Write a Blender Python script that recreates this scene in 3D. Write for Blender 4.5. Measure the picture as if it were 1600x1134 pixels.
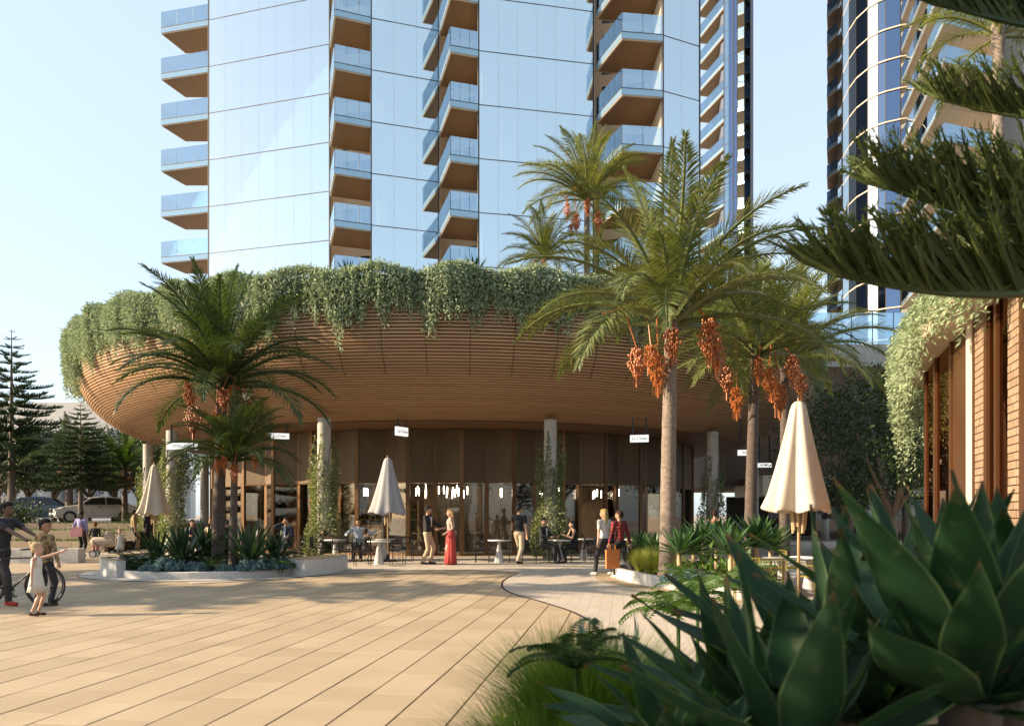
import bpy, bmesh, math, random
import numpy as np
from mathutils import Vector, Matrix, geometry
random.seed(7); RNG = np.random.default_rng(7)
for o in list(bpy.data.objects): bpy.data.objects.remove(o)
SC = bpy.context.scene
COL = SC.collection
R = math.radians
# ------------------------------------------------------------------ camera, sky, sun, exposure
F, CX, HY, CH = 1244.0, 800.0, 802.0, 1.6
cam = bpy.data.cameras.new('camera'); camo = bpy.data.objects.new('camera', cam); COL.objects.link(camo)
camo.location = (0, 0, CH); camo.rotation_euler = (R(90), 0, 0)
cam.sensor_width = 36; cam.lens = F / 1600 * 36; cam.shift_y = (HY - 567) / 1600
cam.clip_start = 0.05; cam.clip_end = 3000
cam.dof.use_dof = True; cam.dof.focus_distance = 22; cam.dof.aperture_fstop = 4.0
SC.camera = camo
SUN_EL, SUN_AZ = R(23), R(262)            # azimuth clockwise from +Y
w = bpy.data.worlds.new('World'); SC.world = w; w.use_nodes = True
wn = w.node_tree.nodes; wl = w.node_tree.links
sky = wn.new('ShaderNodeTexSky'); sky.sky_type = 'NISHITA'; sky.sun_disc = False
sky.sun_elevation = SUN_EL; sky.sun_rotation = SUN_AZ; sky.air_density = 1.0; sky.dust_density = 1.4; sky.ozone_density = 1.0
bg = wn['Background']; bg.inputs['Strength'].default_value = 0.105
hz = wn.new('ShaderNodeMix'); hz.data_type = 'RGBA'; hz.inputs[0].default_value = .55; hz.inputs[7].default_value = (3.5, 4.15, 4.6, 1)   # thin even summer haze over the whole sky
wl.new(sky.outputs[0], hz.inputs[6]); wl.new(hz.outputs[2], bg.inputs['Color'])
sl = bpy.data.lights.new('sun', 'SUN'); slo = bpy.data.objects.new('sun', sl); COL.objects.link(slo)
sl.energy = 5.0; sl.angle = R(0.5); sl.color = (1.0, 0.80, 0.56)
to_sun = Vector((math.sin(SUN_AZ) * math.cos(SUN_EL), math.cos(SUN_AZ) * math.cos(SUN_EL), math.sin(SUN_EL)))
slo.rotation_euler = to_sun.to_track_quat('Z', 'Y').to_euler()
slo.location = (-30, -5, 30)
SC.view_settings.view_transform = 'Standard'; SC.view_settings.look = 'None'
SC.view_settings.gamma = 1; SC.view_settings.exposure = 1.42
SC.cycles.max_bounces = 8; SC.cycles.transparent_max_bounces = 12; SC.cycles.sample_clamp_indirect = 6
# ------------------------------------------------------------------ helpers
def Wp(px, py, d): return Vector(((px - CX) / F * d, d, CH + (HY - py) / F * d))
def X(px, d): return (px - CX) / F * d
def G(px, py):
    d = CH * F / (py - HY); return Vector((X(px, d), d, 0))
def tag(o, label=None, cat=None, group=None, kind=None):
    if label: o['label'] = label
    if cat: o['category'] = cat
    if group: o['group'] = group
    if kind: o['kind'] = kind
    return o
def empty(name, loc=(0, 0, 0), rz=0, label=None, cat=None, group=None):
    o = bpy.data.objects.new(name, None); COL.objects.link(o); o.location = loc; o.rotation_euler = (0, 0, rz)
    o.empty_display_size = 0.1
    return tag(o, label, cat, group)
def link(name, me, mat=None, parent=None, loc=(0, 0, 0), rot=(0, 0, 0), scale=(1, 1, 1)):
    o = bpy.data.objects.new(name, me); COL.objects.link(o)
    if mat is not None and len(me.materials) == 0: me.materials.append(mat)
    o.location = loc; o.rotation_euler = rot; o.scale = scale
    if parent is not None: o.parent = parent
    return o
KIDS = {}
def copy_tree(o, parent=None):
    c = o.copy(); COL.objects.link(c); c.parent = parent
    for ch in [k for k in o.children]: copy_tree(ch, c)
    return c
class MB:
    def __init__(s): s.v = []; s.f = []
    def add(s, vs, fs):
        b = len(s.v); s.v += [tuple(v) for v in vs]; s.f += [tuple(b + i for i in f) for f in fs]; return s
    def box(s, c, size, rz=0, m=None):
        hx, hy, hz = size[0] / 2, size[1] / 2, size[2] / 2
        vs = [Vector((x, y, z)) for x in (-hx, hx) for y in (-hy, hy) for z in (-hz, hz)]
        mm = Matrix.Translation(c) @ (m if m is not None else Matrix.Rotation(rz, 4, 'Z'))
        return s.add([mm @ v for v in vs], [(0, 1, 3, 2), (4, 6, 7, 5), (0, 4, 5, 1), (2, 3, 7, 6), (0, 2, 6, 4), (1, 5, 7, 3)])
    def tube(s, pts, rad, n=8, cap=True):
        pts = [Vector(p) for p in pts]; k = len(pts)
        if not hasattr(rad, '__len__'): rad = [rad] * k
        t0 = (pts[1] - pts[0]).normalized()
        up = Vector((0, 0, 1)) if abs(t0.z) < 0.9 else Vector((1, 0, 0))
        u = t0.cross(up).normalized(); vs = []
        for i, p in enumerate(pts):
            t = (pts[min(i + 1, k - 1)] - pts[max(i - 1, 0)]).normalized()
            u = (u - t * u.dot(t)).normalized(); v = t.cross(u)
            for j in range(n):
                a = 2 * math.pi * j / n
                vs.append(p + (u * math.cos(a) + v * math.sin(a)) * rad[i])
        fs = [(i * n + j, i * n + (j + 1) % n, (i + 1) * n + (j + 1) % n, (i + 1) * n + j) for i in range(k - 1) for j in range(n)]
        if cap: fs += [tuple(range(n - 1, -1, -1)), tuple(range((k - 1) * n, k * n))]
        return s.add(vs, fs)
    def lathe(s, prof, n=24, c=(0, 0, 0), fold=None, cap=False, a0=0, a1=2 * math.pi):
        full = abs(a1 - a0 - 2 * math.pi) < 1e-6; m = n if full else n + 1; vs = []
        for i, (r, z) in enumerate(prof):
            for j in range(m):
                a = a0 + (a1 - a0) * j / n
                rr = r * (fold(a, i / (len(prof) - 1)) if fold else 1)
                vs.append((c[0] + rr * math.cos(a), c[1] + rr * math.sin(a), c[2] + z))
        fs = []
        for i in range(len(prof) - 1):
            for j in range(n):
                j2 = (j + 1) % m; fs.append((i * m + j, i * m + j2, (i + 1) * m + j2, (i + 1) * m + j))
        if cap: fs += [tuple(range(m - 1, -1, -1)), tuple(range((len(prof) - 1) * m, len(prof) * m))]
        return s.add(vs, fs)
    def prism(s, poly, z0, z1):
        n = len(poly); tri = geometry.tessellate_polygon([[Vector((p[0], p[1], 0)) for p in poly]])
        vs = [(p[0], p[1], z0) for p in poly] + [(p[0], p[1], z1) for p in poly]
        fs = [tuple(t) for t in tri] + [tuple(n + i for i in reversed(t)) for t in tri]
        fs += [(i, (i + 1) % n, n + (i + 1) % n, n + i) for i in range(n)]
        return s.add(vs, fs)
    def sphere(s, c, r, n=10, m=6):
        if not hasattr(r, '__len__'): r = (r, r, r)
        vs = [(c[0], c[1], c[2] - r[2])]
        for i in range(1, m):
            p = -math.pi / 2 + math.pi * i / m
            for j in range(n):
                a = 2 * math.pi * j / n; vs.append((c[0] + r[0] * math.cos(p) * math.cos(a), c[1] + r[1] * math.cos(p) * math.sin(a), c[2] + r[2] * math.sin(p)))
        vs.append((c[0], c[1], c[2] + r[2])); e = len(vs) - 1
        fs = [(0, 1 + (j + 1) % n, 1 + j) for j in range(n)]
        for i in range(m - 2):
            for j in range(n):
                a, b = 1 + i * n + j, 1 + i * n + (j + 1) % n; fs.append((a, b, b + n, a + n))
        fs += [(1 + (m - 2) * n + j, 1 + (m - 2) * n + (j + 1) % n, e) for j in range(n)]
        return s.add(vs, fs)
    def cap(s, a, b, r0, r1, n=10):
        a, b = Vector(a), Vector(b); d = (b - a); L = max(d.length, 1e-5); q = d.to_track_quat('Z', 'Y').to_matrix() if d.length > 1e-5 else Matrix.Identity(3)
        prof = [(r0 * math.cos(t), r0 * math.sin(t)) for t in [-math.pi / 2 * k / 4 for k in (3.7, 3, 2, 1, 0)]] + [(r1 * math.cos(t), L + r1 * math.sin(t)) for t in [math.pi / 2 * k / 4 for k in (0, 1, 2, 3, 3.7)]]
        t = MB().lathe(prof, n, cap=True)
        return s.add([a + q @ Vector(v) for v in t.v], t.f)
    def mesh(s, name, smooth=False):
        me = bpy.data.meshes.new(name); me.from_pydata(s.v, [], s.f); me.update()
        bm = bmesh.new(); bm.from_mesh(me); bmesh.ops.recalc_face_normals(bm, faces=bm.faces); bm.to_mesh(me); bm.free()
        if smooth: me.polygons.foreach_set('use_smooth', [True] * len(me.polygons))
        return me
    def build(s, name, mat, parent=None, smooth=False, **k): return link(name, s.mesh(name, smooth), mat, parent, **k)
def npmesh(name, V, Fq, smooth=False):
    me = bpy.data.meshes.new(name); V = np.asarray(V, dtype=np.float32); Fq = np.asarray(Fq, dtype=np.int32); k = Fq.shape[1]
    me.vertices.add(len(V)); me.vertices.foreach_set('co', V.ravel())
    me.loops.add(Fq.size); me.loops.foreach_set('vertex_index', Fq.ravel())
    me.polygons.add(len(Fq)); me.polygons.foreach_set('loop_start', np.arange(len(Fq), dtype=np.int32) * k)
    me.update(calc_edges=True); me.validate()
    if smooth: me.polygons.foreach_set('use_smooth', [True] * len(me.polygons))
    return me
def unit(a): return a / np.maximum(np.linalg.norm(a, axis=1, keepdims=True), 1e-9)
def leaves(P, D, L, Wd, bend=0.12, rng=RNG):
    """folded lance-shaped leaves: 6 vertices, 2 quads each"""
    n = len(P); D = unit(D); rv = rng.normal(size=(n, 3)); S = unit(np.cross(D, rv)); N = np.cross(S, D)
    L = np.broadcast_to(np.asarray(L, float), (n,))[:, None]; Wd = np.broadcast_to(np.asarray(Wd, float), (n,))[:, None]
    tip = P + D * L - N * L * bend; mid = P + D * L * 0.45 + N * L * 0.04; a = mid + S * Wd / 2 + N * Wd * .15; b = mid - S * Wd / 2 + N * Wd * .15
    V = np.stack([P, a, tip, b, mid], 1).reshape(-1, 3); k = np.arange(n)[:, None] * 5
    Fq = np.concatenate([k + np.array([[0, 1, 2, 4]]), k + np.array([[0, 4, 2, 3]])])
    return V, Fq
def merge(parts):
    Vs, Fs, b = [], [], 0
    for V, Fq in parts: Vs.append(V); Fs.append(Fq + b); b += len(V)
    return np.concatenate(Vs), np.concatenate(Fs)
# ------------------------------------------------------------------ materials
def nt(name):
    m = bpy.data.materials.new(name); m.use_nodes = True; n = m.node_tree.nodes; return m, n, m.node_tree.links, n['Principled BSDF'], n['Material Output']
def mixc(n, l, fac, a, b, mode='MIX'):
    x = n.new('ShaderNodeMix'); x.data_type = 'RGBA'; x.blend_type = mode
    for i, v in ((0, fac), (6, a), (7, b)):
        if hasattr(v, 'links'): l.new(v, x.inputs[i])
        elif i == 0: x.inputs[0].default_value = v
        else: x.inputs[i].default_value = (*v[:3], 1)
    return x.outputs[2]
def math_(n, l, op, a, b=0.0):
    x = n.new('ShaderNodeMath'); x.operation = op
    for i, v in ((0, a), (1, b)):
        if hasattr(v, 'links'): l.new(v, x.inputs[i])
        else: x.inputs[i].default_value = v
    return x.outputs[0]
def noise(n, l, scale, detail=4, vec=None, stretch=None):
    t = n.new('ShaderNodeTexNoise'); t.inputs['Scale'].default_value = scale; t.inputs['Detail'].default_value = detail
    if vec is None: vec = n.new('ShaderNodeNewGeometry').outputs['Position']
    if stretch:
        mp = n.new('ShaderNodeMapping'); mp.inputs['Scale'].default_value = stretch; l.new(vec, mp.inputs[0]); vec = mp.outputs[0]
    l.new(vec, t.inputs['Vector']); return t.outputs['Fac']
def bump(n, l, h, strength, dist=0.02):
    b = n.new('ShaderNodeBump'); b.inputs['Strength'].default_value = strength; b.inputs['Distance'].default_value = dist; l.new(h, b.inputs['Height']); return b.outputs[0]
def M(name, col, rough=.6, metal=0, col2=None, vs=6, stretch=None, bmp=0, bs=60, rand=None, rcol=None, spec=.5, sharp=None, obj=False, emit=0, coat=0, vec='pos'):
    m, n, l, p, o = nt(name); p.inputs['Roughness'].default_value = rough; p.inputs['Metallic'].default_value = metal
    p.inputs['Specular IOR Level'].default_value = spec; p.inputs['Coat Weight'].default_value = coat
    vc = n.new('ShaderNodeTexCoord').outputs['Object'] if obj else None
    col2 = col2 or tuple(c * .75 for c in col)
    if not emit: col = tuple(c * .78 for c in col); col2 = tuple(c * .78 for c in col2)
    col2 = col2 or tuple(c * .75 for c in col)
    f = noise(n, l, vs, 5, vc, stretch)
    r = n.new('ShaderNodeValToRGB'); r.color_ramp.elements[0].position = .5 - (sharp or .22); r.color_ramp.elements[1].position = .5 + (sharp or .22); l.new(f, r.inputs[0])
    c = mixc(n, l, r.outputs[0], col2, col)
    if rand:
        src = n.new('ShaderNodeObjectInfo').outputs['Random'] if rand == 'obj' else n.new('ShaderNodeNewGeometry').outputs['Random Per Island']
        c = mixc(n, l, src, c, mixc(n, l, 1.0, c, rcol or (.8, .8, .8), 'MULTIPLY'))
    l.new(c, p.inputs['Base Color'])
    if bmp: l.new(bump(n, l, noise(n, l, bs, 6, vc, stretch), bmp), p.inputs['Normal'])
    if emit: p.inputs['Emission Color'].default_value = (*col, 1); p.inputs['Emission Strength'].default_value = emit
    return m
def leafmat(name, c1, c2, trans=.35, rough=.45, spec=.4, tc=(1.5, 1.5, .7)):
    m, n, l, p, o = nt(name); g = n.new('ShaderNodeNewGeometry').outputs['Random Per Island']
    oi = n.new('ShaderNodeObjectInfo').outputs['Random']
    c1 = tuple(v * .78 for v in c1); c2 = tuple(v * .82 for v in c2)
    c = mixc(n, l, g, c1, c2); c = mixc(n, l, oi, c, mixc(n, l, 1.0, c, (.78, .85, .7), 'MULTIPLY'))
    l.new(c, p.inputs['Base Color']); p.inputs['Roughness'].default_value = rough; p.inputs['Specular IOR Level'].default_value = spec
    t = n.new('ShaderNodeBsdfTranslucent'); l.new(mixc(n, l, 1.0, c, tc, 'MULTIPLY'), t.inputs['Color'])
    mx = n.new('ShaderNodeMixShader'); mx.inputs[0].default_value = trans; l.new(p.outputs[0], mx.inputs[1]); l.new(t.outputs[0], mx.inputs[2]); l.new(mx.outputs[0], o.inputs['Surface'])
    return m
def glassmat(name, tint, refl, base=.15, ior_f=1.5, rough=.01, wave=0):
    """thin pane: part mirror, part see-through"""
    m, n, l, p, o = nt(name); n.remove(p)
    g = n.new('ShaderNodeBsdfGlossy'); g.inputs['Color'].default_value = (*refl, 1); g.inputs['Roughness'].default_value = rough
    t = n.new('ShaderNodeBsdfTransparent'); t.inputs['Color'].default_value = (*tint, 1)
    lw = n.new('ShaderNodeLayerWeight'); lw.inputs['Blend'].default_value = .35
    if wave:
        b = bump(n, l, noise(n, l, .5, 2), wave, .1); l.new(b, g.inputs['Normal'])
    f = math_(n, l, 'MAXIMUM', math_(n, l, 'MULTIPLY', lw.outputs['Fresnel'], ior_f), base); f = math_(n, l, 'MINIMUM', f, .95)
    x = n.new('ShaderNodeMixShader'); l.new(f, x.inputs[0]); l.new(t.outputs[0], x.inputs[1]); l.new(g.outputs[0], x.inputs[2]); l.new(x.outputs[0], o.inputs['Surface'])
    return m
m_paver = M('sandstone_paver', (.51, .39, .255), .75, col2=(.44, .33, .21), vs=1.3, bmp=.25, bs=140, rand='obj', rcol=(.84, .82, .79))
m_paver_i = M('sandstone_paver_far', (.51, .39, .255), .75, col2=(.44, .33, .21), vs=1.3, bmp=.25, bs=140, rand='island', rcol=(.84, .82, .79))
m_edge = M('dark_bronze_edging', (.045, .03, .022), .5, metal=.3)
m_slat = M('timber_slat', (.52, .315, .165), .55, col2=(.43, .25, .13), vs=3, stretch=(.6, .6, 12), bmp=.1, bs=30, rand='obj', rcol=(.82, .8, .78))
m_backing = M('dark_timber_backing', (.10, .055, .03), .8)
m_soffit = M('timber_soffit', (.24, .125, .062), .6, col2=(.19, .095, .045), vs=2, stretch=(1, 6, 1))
m_conc = M('pale_concrete', (.50, .47, .42), .8, col2=(.38, .355, .31), vs=3.5, bmp=.3, bs=50)
m_terrazzo = M('white_terrazzo', (.68, .66, .63), .55, col2=(.50, .475, .45), vs=38, sharp=.08)
m_bronze = M('bronze_frame', (.20, .105, .048), .38, metal=.75, col2=(.15, .08, .036))
m_trunk = M('palm_trunk', (.34, .27, .22), .9, col2=(.13, .10, .08), vs=14, stretch=(1, 1, 2.4), bmp=.9, bs=30, obj=True)
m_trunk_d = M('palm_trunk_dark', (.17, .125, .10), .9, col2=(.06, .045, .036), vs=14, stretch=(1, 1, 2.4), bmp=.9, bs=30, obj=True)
m_bark = M('tree_bark', (.22, .165, .12), .9, col2=(.12, .09, .065), vs=9, stretch=(2, 2, .6), bmp=.7, bs=25, obj=True)
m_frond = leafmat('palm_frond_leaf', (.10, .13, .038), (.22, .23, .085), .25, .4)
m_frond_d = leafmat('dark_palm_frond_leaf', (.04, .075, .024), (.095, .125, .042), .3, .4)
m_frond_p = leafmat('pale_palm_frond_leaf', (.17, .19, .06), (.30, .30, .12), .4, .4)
m_date = M('orange_date_fruit', (.62, .21, .035), .5, col2=(.40, .11, .02), vs=30, rand='island', rcol=(.75, .6, .6))
m_trail = leafmat('silver_trailing_leaf', (.25, .32, .195), (.47, .53, .36), .25, .7, .2, (1.1, 1.15, .9))
m_ivy = leafmat('ivy_leaf', (.10, .145, .065), (.30, .33, .18), .35, .5)
m_fig = leafmat('fig_leaf', (.022, .045, .016), (.05, .085, .026), .25, .35)
m_hedge = leafmat('hedge_leaf', (.028, .05, .018), (.07, .095, .03), .25, .4)
m_pine = leafmat('pine_needle', (.022, .05, .020), (.055, .095, .03), .15, .5)
m_pine_f = leafmat('near_pine_needle', (.06, .09, .022), (.16, .19, .06), .25, .5)
m_agave_m = leafmat('agave_leaf', (.04, .10, .04), (.085, .165, .065), .2, .4)
m_agave_d = leafmat('dark_agave_leaf', (.018, .05, .022), (.045, .09, .045), .15, .4)
m_fern = leafmat('fern_leaf', (.035, .085, .018), (.09, .165, .035), .4, .5)
m_blue = leafmat('blue_senecio_leaf', (.10, .20, .26), (.20, .31, .37), .15, .6)
m_grass = leafmat('golden_green_grass_blade', (.19, .235, .035), (.38, .40, .09), .45, .5)
m_grass_d = leafmat('dark_green_grass_blade', (.075, .15, .022), (.19, .31, .055), .4, .5)
m_lawn = leafmat('lawn_blade', (.05, .10, .02), (.11, .17, .04), .3, .6)
m_canvas = M('cream_canvas', (.58, .50, .40), .85, col2=(.52, .445, .35), vs=4, bmp=.08, bs=300)
m_canvas_g = M('grey_canvas', (.43, .415, .42), .85, col2=(.37, .36, .37), vs=4, bmp=.08, bs=300)
m_canvas_d = M('charcoal_canvas', (.10, .10, .12), .85)
m_wood = M('pale_timber', (.55, .41, .24), .55, col2=(.44, .32, .18), vs=5, stretch=(6, 6, .6))
m_black = M('black_metal', (.015, .015, .017), .45, metal=.2)
m_olive = M('olive_yellow_metal', (.24, .20, .02), .45)
m_white = M('white_paint', (.78, .77, .74), .5, col2=(.7, .69, .66))
m_soil = M('dark_soil', (.035, .025, .018), .95, bmp=.8, bs=30)
m_cream = M('cream_render', (.66, .55, .43), .7, col2=(.6, .495, .385))
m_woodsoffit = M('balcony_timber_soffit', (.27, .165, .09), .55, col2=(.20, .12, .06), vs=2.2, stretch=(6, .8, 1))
m_dkwin = M('dark_window', (.03, .028, .026), .15)
m_tglass = glassmat('tower_glass', (.85, .93, .96), (.90, .97, 1.0), base=.64, ior_f=1.5, wave=.01)
m_tdark = glassmat('tower_dark_glass', (.05, .07, .11), (.22, .30, .45), base=.7, ior_f=1.5, wave=.05)
m_bal = glassmat('balustrade_glass', (.76, .88, .95), (.72, .87, .98), base=.42, ior_f=1.5)
m_fascia = M('pale_blue_fascia_glass', (.42, .58, .68), .08, metal=.65, col2=(.40, .56, .66))
m_sglass = glassmat('shop_glass', (.80, .76, .70), (.9, .9, .9), base=.06, ior_f=1.0)
m_bglass = glassmat('bronze_glass', (.28, .15, .09), (.62, .36, .22), base=.22, ior_f=1.3)
m_curtain = M('sheer_curtain', (.85, .85, .83), .9)
m_slab = M('floor_slab', (.45, .46, .47), .8)
# ------------------------------------------------------------------ ground
def brickmat(name, c1, c2, mortar, scale, bw=.5, rh=.25, ms=.02, rot=0, vertical=None, bumps=.4):
    m, n, l, p, o = nt(name); b = n.new('ShaderNodeTexBrick'); mp = n.new('ShaderNodeMapping'); mp.inputs['Rotation'].default_value = (0, 0, rot)
    pos = n.new('ShaderNodeNewGeometry').outputs['Position']
    l.new(pos, mp.inputs[0]); l.new(mp.outputs[0], b.inputs['Vector'])
    b.inputs['Color1'].default_value = (*c1, 1); b.inputs['Color2'].default_value = (*c2, 1); b.inputs['Mortar'].default_value = (*mortar, 1)
    b.inputs['Scale'].default_value = scale; b.inputs['Mortar Size'].default_value = ms; b.inputs['Brick Width'].default_value = bw; b.inputs['Row Height'].default_value = rh
    c = mixc(n, l, math_(n, l, 'MULTIPLY', noise(n, l, .6, 5), .5), b.outputs['Color'], mixc(n, l, 1.0, b.outputs['Color'], (.78, .76, .74), 'MULTIPLY'))
    l.new(c, p.inputs['Base Color']); p.inputs['Roughness'].default_value = .8
    inv = math_(n, l, 'SUBTRACT', 1.0, b.outputs['Fac']); l.new(bump(n, l, math_(n, l, 'ADD', inv, math_(n, l, 'MULTIPLY', noise(n, l, 90, 4), .4)), bumps, .01), p.inputs['Normal'])
    return m
m_path = brickmat('pale_granite_setts', (.45, .385, .315), (.40, .345, .28), (.33, .28, .22), 1.0, .4, .2, .006, R(98))
m_ground = brickmat('far_pavement', (.35, .30, .24), (.32, .27, .215), (.25, .215, .175), 1.0, .8, .4, .008, R(8))
g = MB().add([(-400, -60, -.03), (400, -60, -.03), (400, 700, -.03), (-400, 700, -.03)], [(0, 1, 2, 3)]).build('ground', m_ground); tag(g, kind='structure')
# sandstone plank paving: rows run towards the vanishing point at px 980
ca, sa = 1244 / math.hypot(1244, 180), 180 / math.hypot(1244, 180)
def uv2w(u, v): return (u * ca + v * sa, -u * sa + v * ca)
plaza = MB().add([(*uv2w(u, v), -.018) for u, v in ((-23, 2), (6, 2), (6, 27), (-23, 27))], [(0, 1, 2, 3)]).build('plaza_paving', M('joint_sand', (.10, .07, .05), .95)); tag(plaza, kind='structure')
LENS = (.62, .86, 1.1); pm = []
for L in LENS:
    b = MB(); x0, x1, y0, y1, e = .0, .437, 0, L - .005, .004
    b.add([(x0, y0, -.018), (x1, y0, -.018), (x1, y1, -.018), (x0, y1, -.018), (x0, y0, -e), (x1, y0, -e), (x1, y1, -e), (x0, y1, -e), (x0 + e, y0 + e, 0), (x1 - e, y0 + e, 0), (x1 - e, y1 - e, 0), (x0 + e, y1 - e, 0)],
          [(0, 1, 5, 4), (1, 2, 6, 5), (2, 3, 7, 6), (3, 0, 4, 7), (4, 5, 9, 8), (5, 6, 10, 9), (6, 7, 11, 10), (7, 4, 8, 11), (8, 9, 10, 11)])
    me = b.mesh('paver'); me.materials.append(m_paver); pm.append(me)
pav = []; rr = random.Random(3)
for i in range(-50, 13):
    v = 2.2 + rr.random()
    while v < 26.5:
        k = rr.choice((0, 1, 1, 2)); u = i * .45; L = LENS[k]; x, y = uv2w(u + .22, v + L / 2)
        px = CX + F * x / y; py = HY + F * CH / y
        inb = -900 < px < 1100 and py < 1500 and not (px > 1010 and py < 1010)
        if inb: pav.append((-L / y ** 3 if -10 < px < 1000 and py < 1134 else 0, u, v, k, rr.uniform(-.0015, .0015)))
        v += L
pav.sort(); base = Matrix.Rotation(-math.asin(sa), 4, 'Z'); farb = MB()
for q, (_, u, v, k, dz) in enumerate(pav):
    x, y = uv2w(u, v)
    if q < 300: link('paver', pm[k], None, plaza, (x, y, dz), (0, 0, -math.asin(sa)))
    else:
        mm = Matrix.Translation((x, y, dz)) @ base; farb.add([mm @ vv.co for vv in pm[k].vertices], [tuple(p.vertices) for p in pm[k].polygons])
tag(farb.build('far_pavers', m_paver_i, plaza), kind='stuff')
# pale granite path laid over the far side of the plaza, bronze edging between
bd = [(300, 912), (420, 906), (480, 901), (560, 894.5), (640, 891.5), (720, 891), (770, 892), (800, 894), (809, 895.5), (800, 899), (788, 906), (784, 912), (788, 920), (804, 928), (850, 941), (895, 956), (922, 971), (936, 988), (937, 1001), (928, 1016), (905, 1050), (890, 1100), (880, 1134)]
def smooth_line(pts, k=4):
    out = []
    for i in range(len(pts) - 1):
        p0, p1, p2, p3 = [Vector(pts[min(max(j, 0), len(pts) - 1)]) for j in (i - 1, i, i + 1, i + 2)]
        for s in range(k):
            t = s / k; out.append(.5 * ((2 * p1) + (p2 - p0) * t + (2 * p0 - 5 * p1 + 4 * p2 - p3) * t * t + (3 * p1 - p0 - 3 * p2 + p3) * t ** 3))
    out.append(Vector(pts[-1])); return out
bl = smooth_line([tuple(G(*p)) for p in bd])
poly = [(p.x, p.y) for p in bl] + [(.3, 5.0), (14, 5.0), (26, 20), (26, 44), (-12.5, 44), (-12.5, 26)]
tri = geometry.tessellate_polygon([[Vector((p[0], p[1], 0)) for p in poly]])
tag(MB().add([(p[0], p[1], .004) for p in poly], [tuple(t) for t in tri]).build('path', m_path), kind='structure')
eb = MB(); L = [Vector((p.x, p.y, 0)) for p in bl]; vs = []
for i, p in enumerate(L):
    t = (L[min(i + 1, len(L) - 1)] - L[max(i - 1, 0)]).normalized(); nn = Vector((-t.y, t.x, 0)) * .02
    vs += [p + nn + Vector((0, 0, .009)), p - nn + Vector((0, 0, .009)), p - nn + Vector((0, 0, -.02)), p + nn + Vector((0, 0, -.02))]
fs = [(i * 4 + a, i * 4 + b, i * 4 + 4 + b, i * 4 + 4 + a) for i in range(len(L) - 1) for a, b in ((0, 1), (1, 2), (3, 0))]
tag(eb.add(vs, fs).build('path_edging', m_edge), kind='structure')
# ------------------------------------------------------------------ podium building (round)
PC = Vector((-2.9, 42.0, 0))
pod = empty('podium_building', PC, 0, 'round restaurant pavilion with timber slatted bowl canopy and hanging greenery', 'building')
prof = [(17.58, 8.7), (17.64, 8.0), (17.62, 7.4), (17.45, 6.8), (17.08, 6.2), (16.5, 5.68), (15.75, 5.25), (14.9, 4.98), (14.0, 4.84), (13.0, 4.8), (11.2, 4.8)]
pl = smooth_line([(a, b, 0) for a, b in prof], 8); acc = [0]
for i in range(1, len(pl)): acc.append(acc[-1] + (pl[i] - pl[i - 1]).length)
def along(s):
    for i in range(1, len(pl)):
        if acc[i] >= s:
            t = (s - acc[i - 1]) / max(acc[i] - acc[i - 1], 1e-6); return pl[i - 1].lerp(pl[i], t), (pl[i] - pl[i - 1]).normalized()
    return pl[-1], (pl[-1] - pl[-2]).normalized()
s = .25; pitch = .108; nsl = 0
while s < acc[-1] - 2.0:
    p, t = along(s); nv = Vector((t.y, -t.x, 0)); nv = -nv if nv.dot(Vector((1, -.3, 0))) < 0 else nv
    h = .036; d = .07
    q = [p - t * h, p + t * h, p + t * h - nv * d, p - t * h - nv * d]
    b = MB(); n = 128; vs = []
    for j in range(n):
        a = 2 * math.pi * j / n; vs += [(c.x * math.cos(a), c.x * math.sin(a), c.y) for c in q]
    fs = [(j * 4 + e, j * 4 + (e + 1) % 4, ((j + 1) % n) * 4 + (e + 1) % 4, ((j + 1) % n) * 4 + e) for j in range(n) for e in range(4)]
    b.add(vs, fs).build('slat', m_slat, pod); s += pitch; nsl += 1
    if s > 3.4: pitch = .104
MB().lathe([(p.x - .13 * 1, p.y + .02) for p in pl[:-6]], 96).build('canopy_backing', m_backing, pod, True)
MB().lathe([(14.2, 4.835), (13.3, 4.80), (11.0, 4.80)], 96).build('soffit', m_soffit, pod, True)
for k in range(-22, 23):
    a0 = -math.pi / 2 + R(4.5) * k + R(.8); b = MB(); vs = []
    for i in range(12):
        p, t = along(.2 + i * .25); nv = Vector((1, -.25, 0)).normalized() if i < 8 else Vector((.8, -.6, 0))
        for da, off in ((-.0006, .004), (.0006, .004), (.0006, -.06), (-.0006, -.06)):
            r = p.x + nv.x * off; vs.append((r * math.cos(a0 + da), r * math.sin(a0 + da), p.y + nv.y * off))
    fs = [(i * 4 + e, i * 4 + (e + 1) % 4, i * 4 + 4 + (e + 1) % 4, i * 4 + 4 + e) for i in range(11) for e in range(4)]
    b.add(vs, fs).build('seam', m_backing, pod)
MB().lathe([(17.5, 8.68), (17.52, 8.72), (17.52, 8.95), (16.6, 8.95), (16.6, 8.7), (0.5, 8.7)], 96).build('roof', m_soil, pod)
MB().lathe([(11.0, 4.79), (11.0, 8.69)], 64).build('upper_drum', m_backing, pod)
MB().lathe([(.1, .012), (13.0, .012), (13.0, -.02)], 96).build('interior_floor', M('interior_stone_floor', (.52, .45, .36), .35), pod)
m_panel = M('bronze_ribbed_panel', (.205, .135, .072), .5, metal=.35, col2=(.125, .08, .042), vs=5, stretch=(14, 14, .5), bmp=.8, bs=9, rand='obj', rcol=(.78, .78, .78))
NF = 76; ring = []
for j in range(NF):
    a = -math.pi / 2 + 2 * math.pi * j / NF
    ring.append((a, 12.15 if j % 2 else 11.72))
def pol(a, r, z=0): return Vector((r * math.cos(a), r * math.sin(a), z))
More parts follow.
